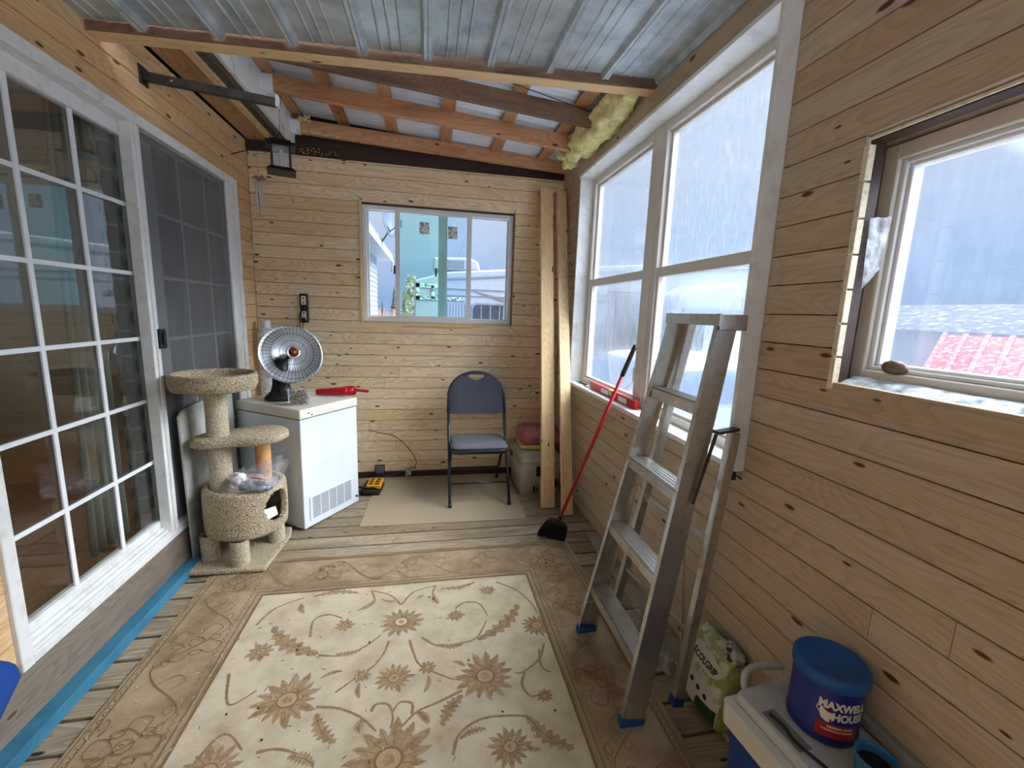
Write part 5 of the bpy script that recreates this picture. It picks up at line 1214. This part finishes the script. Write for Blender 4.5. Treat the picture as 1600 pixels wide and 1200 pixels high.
# plastic sheet on the floor behind the ladder
m = MB(); sheet(m, (.985, 1.42, .012), (1.05, 1.41, .036), (1.045, 1.85, .036), (.965, 1.72, .012), 2.2, .012, 14); m.build('plastic_scrap', film('grey_plastic_scrap', lin(170, 170, 168), .5, .3, .4), recalc=False, label='crumpled clear plastic strip on the floor behind the ladder', cat='plastic')

# film and stone on the near window ledge
m = MB(); sheet(m, (1.160, 1.040, 1.318), (1.258, 1.06, 1.352), (1.258, .10, 1.352), (1.160, .10, 1.318), 3.7, .012, 26); m.build('plastic_film', film('blue_white_film', lin(220, 230, 238), .62, .25, .4), recalc=False, label='strip of cloudy plastic film lying along the near window ledge', cat='film')
m = MB(); sheet(m, (1.20, 1.034, 1.60), (1.255, 1.034, 1.66), (1.262, 1.034, 1.80), (1.19, 1.034, 1.79), 6.7, .006, 8); m.build('film_tatter', film('white_film_tatter', lin(214, 218, 222), .6, .25, .3), recalc=False, label='torn white film tatter at the edge of the near window', cat='film')
m = MB(); crumple(m, 1.262, .955, 1.386, .020, .032, .020, 4.4, 14, .12); m.build('ledge_stone', mat('brown_stone', lin(112, 92, 74), .6, noise=(lin(62, 56, 46), 30, .45, .6)), label='small brown stone on the near window ledge', cat='stone')
m = MB(); m.tube([(1.205, .06, 1.3155), (1.205, .5, 1.3155), (1.205, 1.05, 1.3155)], .0135, 10); m.build('brown_pipe', mat('rusty_rod', lin(96, 66, 52), .7, noise=(lin(150, 146, 140), 20, .5, .6)), label='rusty brown rod under the film on the near window ledge', cat='rod')

# blue cloth at the left frame edge
m = MB(); m.tube(smooth_path([(-1.02, .55, .082), (-1.08, .85, .26), (-1.145, 1.12, .42), (-1.175, 1.27, .50)]), [.07] * 17 + [.055, .01], 16); m.build('blue_bag', mat('royal_blue_cloth', lin(18, 66, 140), .85), label='royal blue fabric bag leaning at the left edge below the patio door', cat='bag')

# ------------------------------------------------------------------ outdoors
SNOW = mat('snow', lin(206, 212, 222), .8, noise=(lin(186, 196, 210), .6, .4, .7), bump=.4, bscale=2)
m = MB(); GZ = -.75; n = 30
g = [[m.bm.verts.new((-60 + 120 * i / n, -60 + 130 * j / n, GZ + .25 * mnoise.noise(Vector((i * .7, j * .7, 0))) - .1)) for j in range(n + 1)] for i in range(n + 1)]
m._fin([m.bm.faces.new((g[i][j], g[i + 1][j], g[i + 1][j + 1], g[i][j + 1])) for i in range(n) for j in range(n)], (0, 0, 1), 0, None, True)
struct(m.build('snowy_ground', SNOW, recalc=False))
# the house runs on beyond the porch
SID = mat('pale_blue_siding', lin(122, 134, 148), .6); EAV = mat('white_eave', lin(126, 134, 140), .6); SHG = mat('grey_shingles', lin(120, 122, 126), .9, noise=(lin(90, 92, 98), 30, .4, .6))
hs = thing('house_wing', 'pale sided house wing with eave running past the back window', 'house', (-1.4, 8, GZ), 0)
m = MB(); z = GZ
while z < 2.75: m.prism([Vector((-1.45, 3.95, z)), Vector((-1.355, 3.95, z)), Vector((-1.372, 3.95, z + .115)), Vector((-1.45, 3.95, z + .115))], (0, 8.0, 0)); z += .115
m.build('siding', SID, hs, world=True)
m = MB(); m.box(-1.36, -1.035, 3.95, 12.3, 2.74, 2.76); m.build('soffit', EAV, hs, world=True)
m = MB(); m.box(-1.045, -.99, 4.35, 12.35, 2.72, 2.88); m.tube([(-.99, 12.3, 2.78), (-1.0, 12.3, 2.60), (-1.02, 12.32, 2.45)], .03, 8); m.build('gutter', EAV, hs, world=True, bevel=.01)
m = MB(); m.prism([Vector((-1.0, 4.35, 2.89)), Vector((-1.0, 12.4, 2.89)), Vector((-4.5, 12.4, 3.9)), Vector((-4.5, 4.35, 3.9))], (0, 0, .03)); m.build('roof', SHG, hs, world=True)
ds = thing('satellite_dish', 'grey oval satellite dish on the eave outside the back window', 'dish', (-.93, 9.6, 2.9), 0)
m = MB(); mxd = Matrix.Translation((.03, 0, .33)) @ Vector((.93, -.32, .22)).normalized().to_track_quat('Z', 'Y').to_matrix().to_4x4()
m.lathe([(0, 0), (.12, .010), (.22, .035), (.30, .065)], 32, mx=mxd, sx=.9, sy=1.05); m.build('reflector', mat('dish_grey', lin(70, 82, 98), .5), ds, solid=.01)
m = MB(); m.tube([(-.06, .1, -.02), (.02, .05, .08), (.10, .0, .20), (.04, .0, .30)], .018, 8); m.tube([(.06, 0, .12), (.18, -.05, .22), (.30, -.12, .30)], .012, 8); m.box(.28, .36, -.16, -.10, .24, .38); m.build('mount_arm', mat('dish_arm_grey', lin(90, 96, 104), .5), ds)
# travel trailer
RVW = mat('trailer_white', lin(158, 164, 174), .4); RVD = mat('trailer_dark_glass', lin(54, 60, 70), .2); RVS = mat('trailer_tan_stripe', lin(118, 108, 102), .5); RVG = mat('trailer_grey_trim', lin(120, 130, 140), .5)
rv = thing('travel_trailer', 'long white travel trailer with roof air conditioner behind the back window', 'trailer', (3.2, 8.5, GZ), 0)
m = MB(); YF_ = 7.5
prof_ = [(-.26, -.35), (-.26, 1.98), (.02, 2.06), (.30, 2.14), (1.4, 2.24), (4.0, 2.46), (6.2, 2.52), (6.2, -.35)]
m.prism([Vector((x, YF_, z)) for x, z in prof_], (0, 2.4, 0)); m.build('body', RVW, rv, world=True, bevel=.03, seg=2)
m = MB()
for a, b, zz in ((.25, 1.5, 2.02), (1.5, 4.0, 2.13), (4.0, 6.2, 2.3)): m.beam((a, YF_ - .008, zz), (b, YF_ - .008, zz + .09 * (b - a)), .02, .03)
m.beam((.1, YF_ - .008, 1.86), (6.2, YF_ - .008, 1.88), .01, .012); m.beam((.1, YF_ - .008, 1.75), (6.2, YF_ - .008, 1.77), .01, .01)
m.build('trim_line', RVG, rv, world=True)
m = MB(); m.prism([Vector((x, YF_ - .012, z)) for x, z in ((.72, 1.84), (1.9, 1.60), (1.9, 1.53), (1.3, 1.66))], (0, .01, 0)); m.build('stripe', RVS, rv, world=True); m = MB(); m.prism([Vector((x, YF_ - .012, z)) for x, z in ((3.2, 1.95), (3.9, 1.95), (3.9, 1.90), (3.2, 1.90))], (0, .01, 0)); m.build('stripe', RVS, rv, world=True)
m = MB(); m.prism([Vector((p[0], YF_ - .03, p[1])) for p in [(q[0], q[1]) for q in rrect(.70, 1.62, 1.20, 1.64, .09)]], (0, .03, 0)); wv = m.build('window', RVG, rv, world=True)
m = MB(); m.prism([Vector((p[0], YF_ - .036, p[1])) for p in [(q[0], q[1]) for q in rrect(.73, 1.59, 1.225, 1.61, .08)]], (0, .008, 0)); m.build('dark_glass', RVD, rv, world=True)
m = MB()
for x in (.86, 1.02, 1.18, 1.25): m.box(x, x + .018, YF_ - .042, YF_ - .036, 1.23, 1.60)
m.build('window_bars', RVG, rv, world=True)
STO = mat('pebbled_panel', lin(196, 206, 196), .8, noise=(lin(96, 104, 96), 26, .46, .56))
m = MB(); m.box(-.235, .60, YF_ - .014, YF_, 1.66, 1.72); m.box(-.235, -.17, YF_ - .014, YF_, 1.66, 1.93); m.box(-.235, .25, YF_ - .014, YF_, 1.86, 1.93); m.box(.02, .07, YF_ - .014, YF_, 1.68, 1.90)
m.build('grimy_trim', STO, rv, world=True)
m = MB(); 
for k in range(9): m.box(.24 + k * .05, .245 + k * .05, YF_ - .008, YF_, 1.0, 1.62)
m.build('panel_lines', RVG, rv, world=True)
m = MB(); m.prism([Vector((x, YF_ + .5, z)) for x, z in ((.05, 2.20), (.05, 2.42), (.70, 2.45), (.86, 2.38), (.90, 2.22))], (0, .7, 0)); ac = m.build('air_conditioner', RVW, rv, world=True, bevel=.04, seg=3)
m = MB()
for r0 in range(2):
    for k in range(12): m.box(.18 + k * .037, .195 + k * .037, YF_ + .488, YF_ + .50, 2.255 + r0 * .075, 2.31 + r0 * .075)
m.build('louvers', RVG, rv, world=True)
m = MB(); m.box(3.35, 4.1, YF_ - .02, YF_, .0, 1.9); m.build('door', RVG, rv, world=True, bevel=.01)
for x in (2.4, 3.1):
    m = MB(); m.tube([(x, YF_ - .01, GZ + .33), (x, YF_ + .25, GZ + .33)], .33, 24); m.build('wheel', BLACK, rv, world=True)
# second camper and a snowed-in car beyond the big window
cp = thing('camper_van', 'rounded white camper seen through the fogged window', 'camper', (4.5, 6.8, GZ), 0)
m = MB(); m.prism([Vector((x, 6.35, z)) for x, z in ((3.75, -.4), (3.75, 1.55), (3.9, 1.85), (4.3, 2.05), (5.05, 2.12), (5.2, -.4))], (0, .8, 0)); m.build('body', RVW, cp, world=True, bevel=.08, seg=3)
m = MB(); m.box(4.0, 5.1, 6.32, 6.35, 1.60, 1.66); m.build('trim_line', RVG, cp, world=True)
m = MB(); m.box(3.95, 4.4, 6.32, 6.35, .9, 1.45); m.build('window', RVD, cp, world=True)
carw = mat('snow_white_paint', lin(176, 184, 192), .35); cgl = mat('car_glass', lin(120, 140, 166), .15)
ca = thing('snowy_car', 'snow-covered white car parked outside the fogged window', 'car', (3.0, 5.1, GZ), 0)
CZ = GZ
DXC, DYC = -1.9, 1.25
def carprof(): return [(2.9, .30), (2.9, .80), (3.2, .95), (3.9, 1.02), (4.5, 1.50), (5.6, 1.55), (6.3, 1.12), (6.9, 1.02), (7.0, .3)]
m = MB(); m.prism([Vector((x + DXC, 3.0 + DYC, CZ + z + .25)) for x, z in carprof()], (0, 1.75, 0)); m.build('body', carw, ca, world=True, bevel=.10, seg=3)
m = MB(); m.prism([Vector((x + DXC, 2.985 + DYC, CZ + z + .25)) for x, z in ((4.05, 1.04), (4.52, 1.42), (5.5, 1.46), (6.1, 1.08))], (0, .02, 0)); m.build('side_window', cgl, ca, world=True)
m = MB(); m.prism([Vector((x + DXC, y + DYC, z - .10)) for x, y, z in ((3.88, 3.15, CZ + 1.42), (3.88, 4.6, CZ + 1.42), (4.40, 4.5, CZ + 1.80), (4.40, 3.25, CZ + 1.80))], (-.06, 0, .03)); m.build('windshield', cgl, ca, world=True)
for x in (3.6, 6.2):
    for yy in (2.98, 4.52):
        m = MB(); m.tube([(x + DXC, yy + DYC, CZ + .24), (x + DXC, yy + DYC + .22, CZ + .24)], .34, 24); m.build('wheel', BLACK, ca, world=True)
# neighbours seen through the near window
nh = thing('neighbour_house', 'white sided house with a grey shingle roof beyond the red roof', 'house', (14, 6.5, GZ), 0)
m = MB(); m.box(11.0, 17, 2.5, 10.6, GZ, 1.44); m.build('walls', mat('neighbour_siding', lin(160, 166, 174), .6), nh, world=True)
m = MB(); m.prism([Vector(p) for p in ((10.7, 2.2, 1.42), (14.0, 2.2, 2.12), (17.3, 2.2, 1.42))], (0, 8.8, 0)); m.build('roof', mat('neighbour_shingles', lin(78, 86, 100), .9, noise=(lin(150, 158, 170), 5, .52, .66)), nh, world=True)
rs = thing('red_roof_shed', 'low shed with a red ribbed metal roof dusted with snow', 'shed', (4.4, 1.6, GZ), 0)
RR = mat('snow_dusted_red_metal', lin(150, 36, 56), .5, noise=(lin(190, 150, 160), 22, .52, .60))
m = MB(); a0 = Vector((4.4, 2.97, 1.42)); a1 = Vector((4.4, .3, 1.43)); 
e0 = Vector((3.2, 2.30, .98)); e1 = Vector((3.1, .0, .98)); k0 = Vector((5.6, 3.3, .98)); k1 = Vector((5.6, .3, .98))
m.prism([e0, e1, a1, a0], (0, 0, .02)); m.prism([a0, a1, k1, k0], (0, 0, .02))
for k in range(19):
    t = k / 18; m.beam(e0.lerp(e1, t) + Vector((0, 0, .03)), a0.lerp(a1, t) + Vector((0, 0, .03)), .03, .02)
m.build('roof', RR, rs, world=True)
m = MB(); m.prism([Vector((3.35, 2.25, GZ)), Vector((5.4, 3.1, GZ)), Vector((5.4, .5, GZ)), Vector((3.3, .2, GZ))], (0, 0, 1.70)); m.build('walls', mat('shed_white_wall', lin(166, 170, 176), .7), rs, world=True)
# trees on the horizon
EVG = mat('spruce_green', lin(50, 64, 58), .95, noise=(lin(90, 102, 100), 8, .5, .65)); BRN = mat('bare_brush', lin(150, 118, 104), .95); GOLDB = mat('golden_shrub', lin(196, 178, 132), .95, noise=(lin(120, 110, 74), 6, .4, .6))
def spruce(x, y, h, lab, seed):
    t = thing('spruce_tree', lab, 'tree', (x, y, GZ), 0, 'spruces on the horizon'); rr = random.Random(seed)
    m = MB(); m.tube([(0, 0, 0), (0, 0, h * .95)], [.10, .02], 6); m.build('trunk', OLDW, t)
    m = MB(); k = 9
    for i in range(k):
        z = h * (.12 + .82 * i / k); R = h * .17 * (1 - i / k) + .06; n = 12; c = m.bm.verts.new((0, 0, z + h * .14)); V = [m.bm.verts.new((math.cos(2 * PI * j / n) * R * rr.uniform(.6, 1.1), math.sin(2 * PI * j / n) * R * rr.uniform(.6, 1.1), z - rr.uniform(0, .05) * h)) for j in range(n)]
        m._fin([m.bm.faces.new((c, V[j], V[(j + 1) % n])) for j in range(n)], (0, 0, 1), 0, None)
    m.build('foliage', EVG, t, recalc=False)
SP = [(-6.6, 55, 3.6, 'leftmost small spruce on the horizon, beside the pale siding'), (-5.4, 52, 3.2, 'second spruce from the siding, the shortest on the horizon'), (-4.2, 54, 5.0, 'tallest dark spruce standing mid horizon in the left pane'), (-2.9, 52, 4.0, 'spruce on the horizon just right of the tallest one'), (-1.4, 54, 4.3, 'spruce on the horizon behind the golden shrub')]
for k, (x, y, h, lb) in enumerate(SP):
    spruce(x, y, h, lb, k)
m = MB(); rr = random.Random(8)
for k in range(420):
    x = rr.uniform(-8, 1); y = rr.uniform(40, 46); m.tube([(x, y, GZ), (x + rr.uniform(-.2, .2), y, GZ + rr.uniform(.9, 2.3))], [.05, .01], 4)
m.build('bare_brush', BRN, label='reddish bare brush along the snowy field beyond the back window', cat='brush', kind='stuff')
sh = thing('golden_shrub', 'tall golden shrub beside the trailer outside the back window', 'shrub', (-.50, 11.9, GZ), 0)
m = MB()
for k in range(900):
    u = rr.random(); z = 3.1 * u; R = .38 * (1 - u) ** .7 + .08; a = rr.uniform(0, 2 * PI); q = R * rr.random() ** .5; c = Vector((q * math.cos(a), q * math.sin(a), z)); s = .06
    d1 = Vector((rr.uniform(-1, 1), rr.uniform(-1, 1), rr.uniform(-1, 1))) * s; d2 = Vector((rr.uniform(-1, 1), rr.uniform(-1, 1), rr.uniform(-1, 1))) * s
    m.poly([c, c + d1, c + d1 + d2, c + d2], t=(.5, .5, .5, 1))
m.build('foliage', GOLDB, sh, recalc=False); m = MB(); m.tube([(0, 0, 0), (0, 0, 2.6)], [.06, .015], 6); m.build('stem', OLDW, sh)
# dark line of woods far off on the window side
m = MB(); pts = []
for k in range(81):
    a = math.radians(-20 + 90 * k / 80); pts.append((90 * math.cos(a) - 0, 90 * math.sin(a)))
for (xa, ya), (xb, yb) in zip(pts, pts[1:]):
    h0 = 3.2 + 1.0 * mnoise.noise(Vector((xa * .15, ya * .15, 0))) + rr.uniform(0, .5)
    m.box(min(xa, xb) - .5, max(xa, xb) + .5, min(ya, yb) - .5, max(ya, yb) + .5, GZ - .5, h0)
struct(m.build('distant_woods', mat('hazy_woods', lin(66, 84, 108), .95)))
for o in bpy.data.objects:
    if o.name == 'distant_woods': o['kind'] = 'stuff'; o['label'] = 'hazy dark woods along the far horizon'; o['category'] = 'woods'
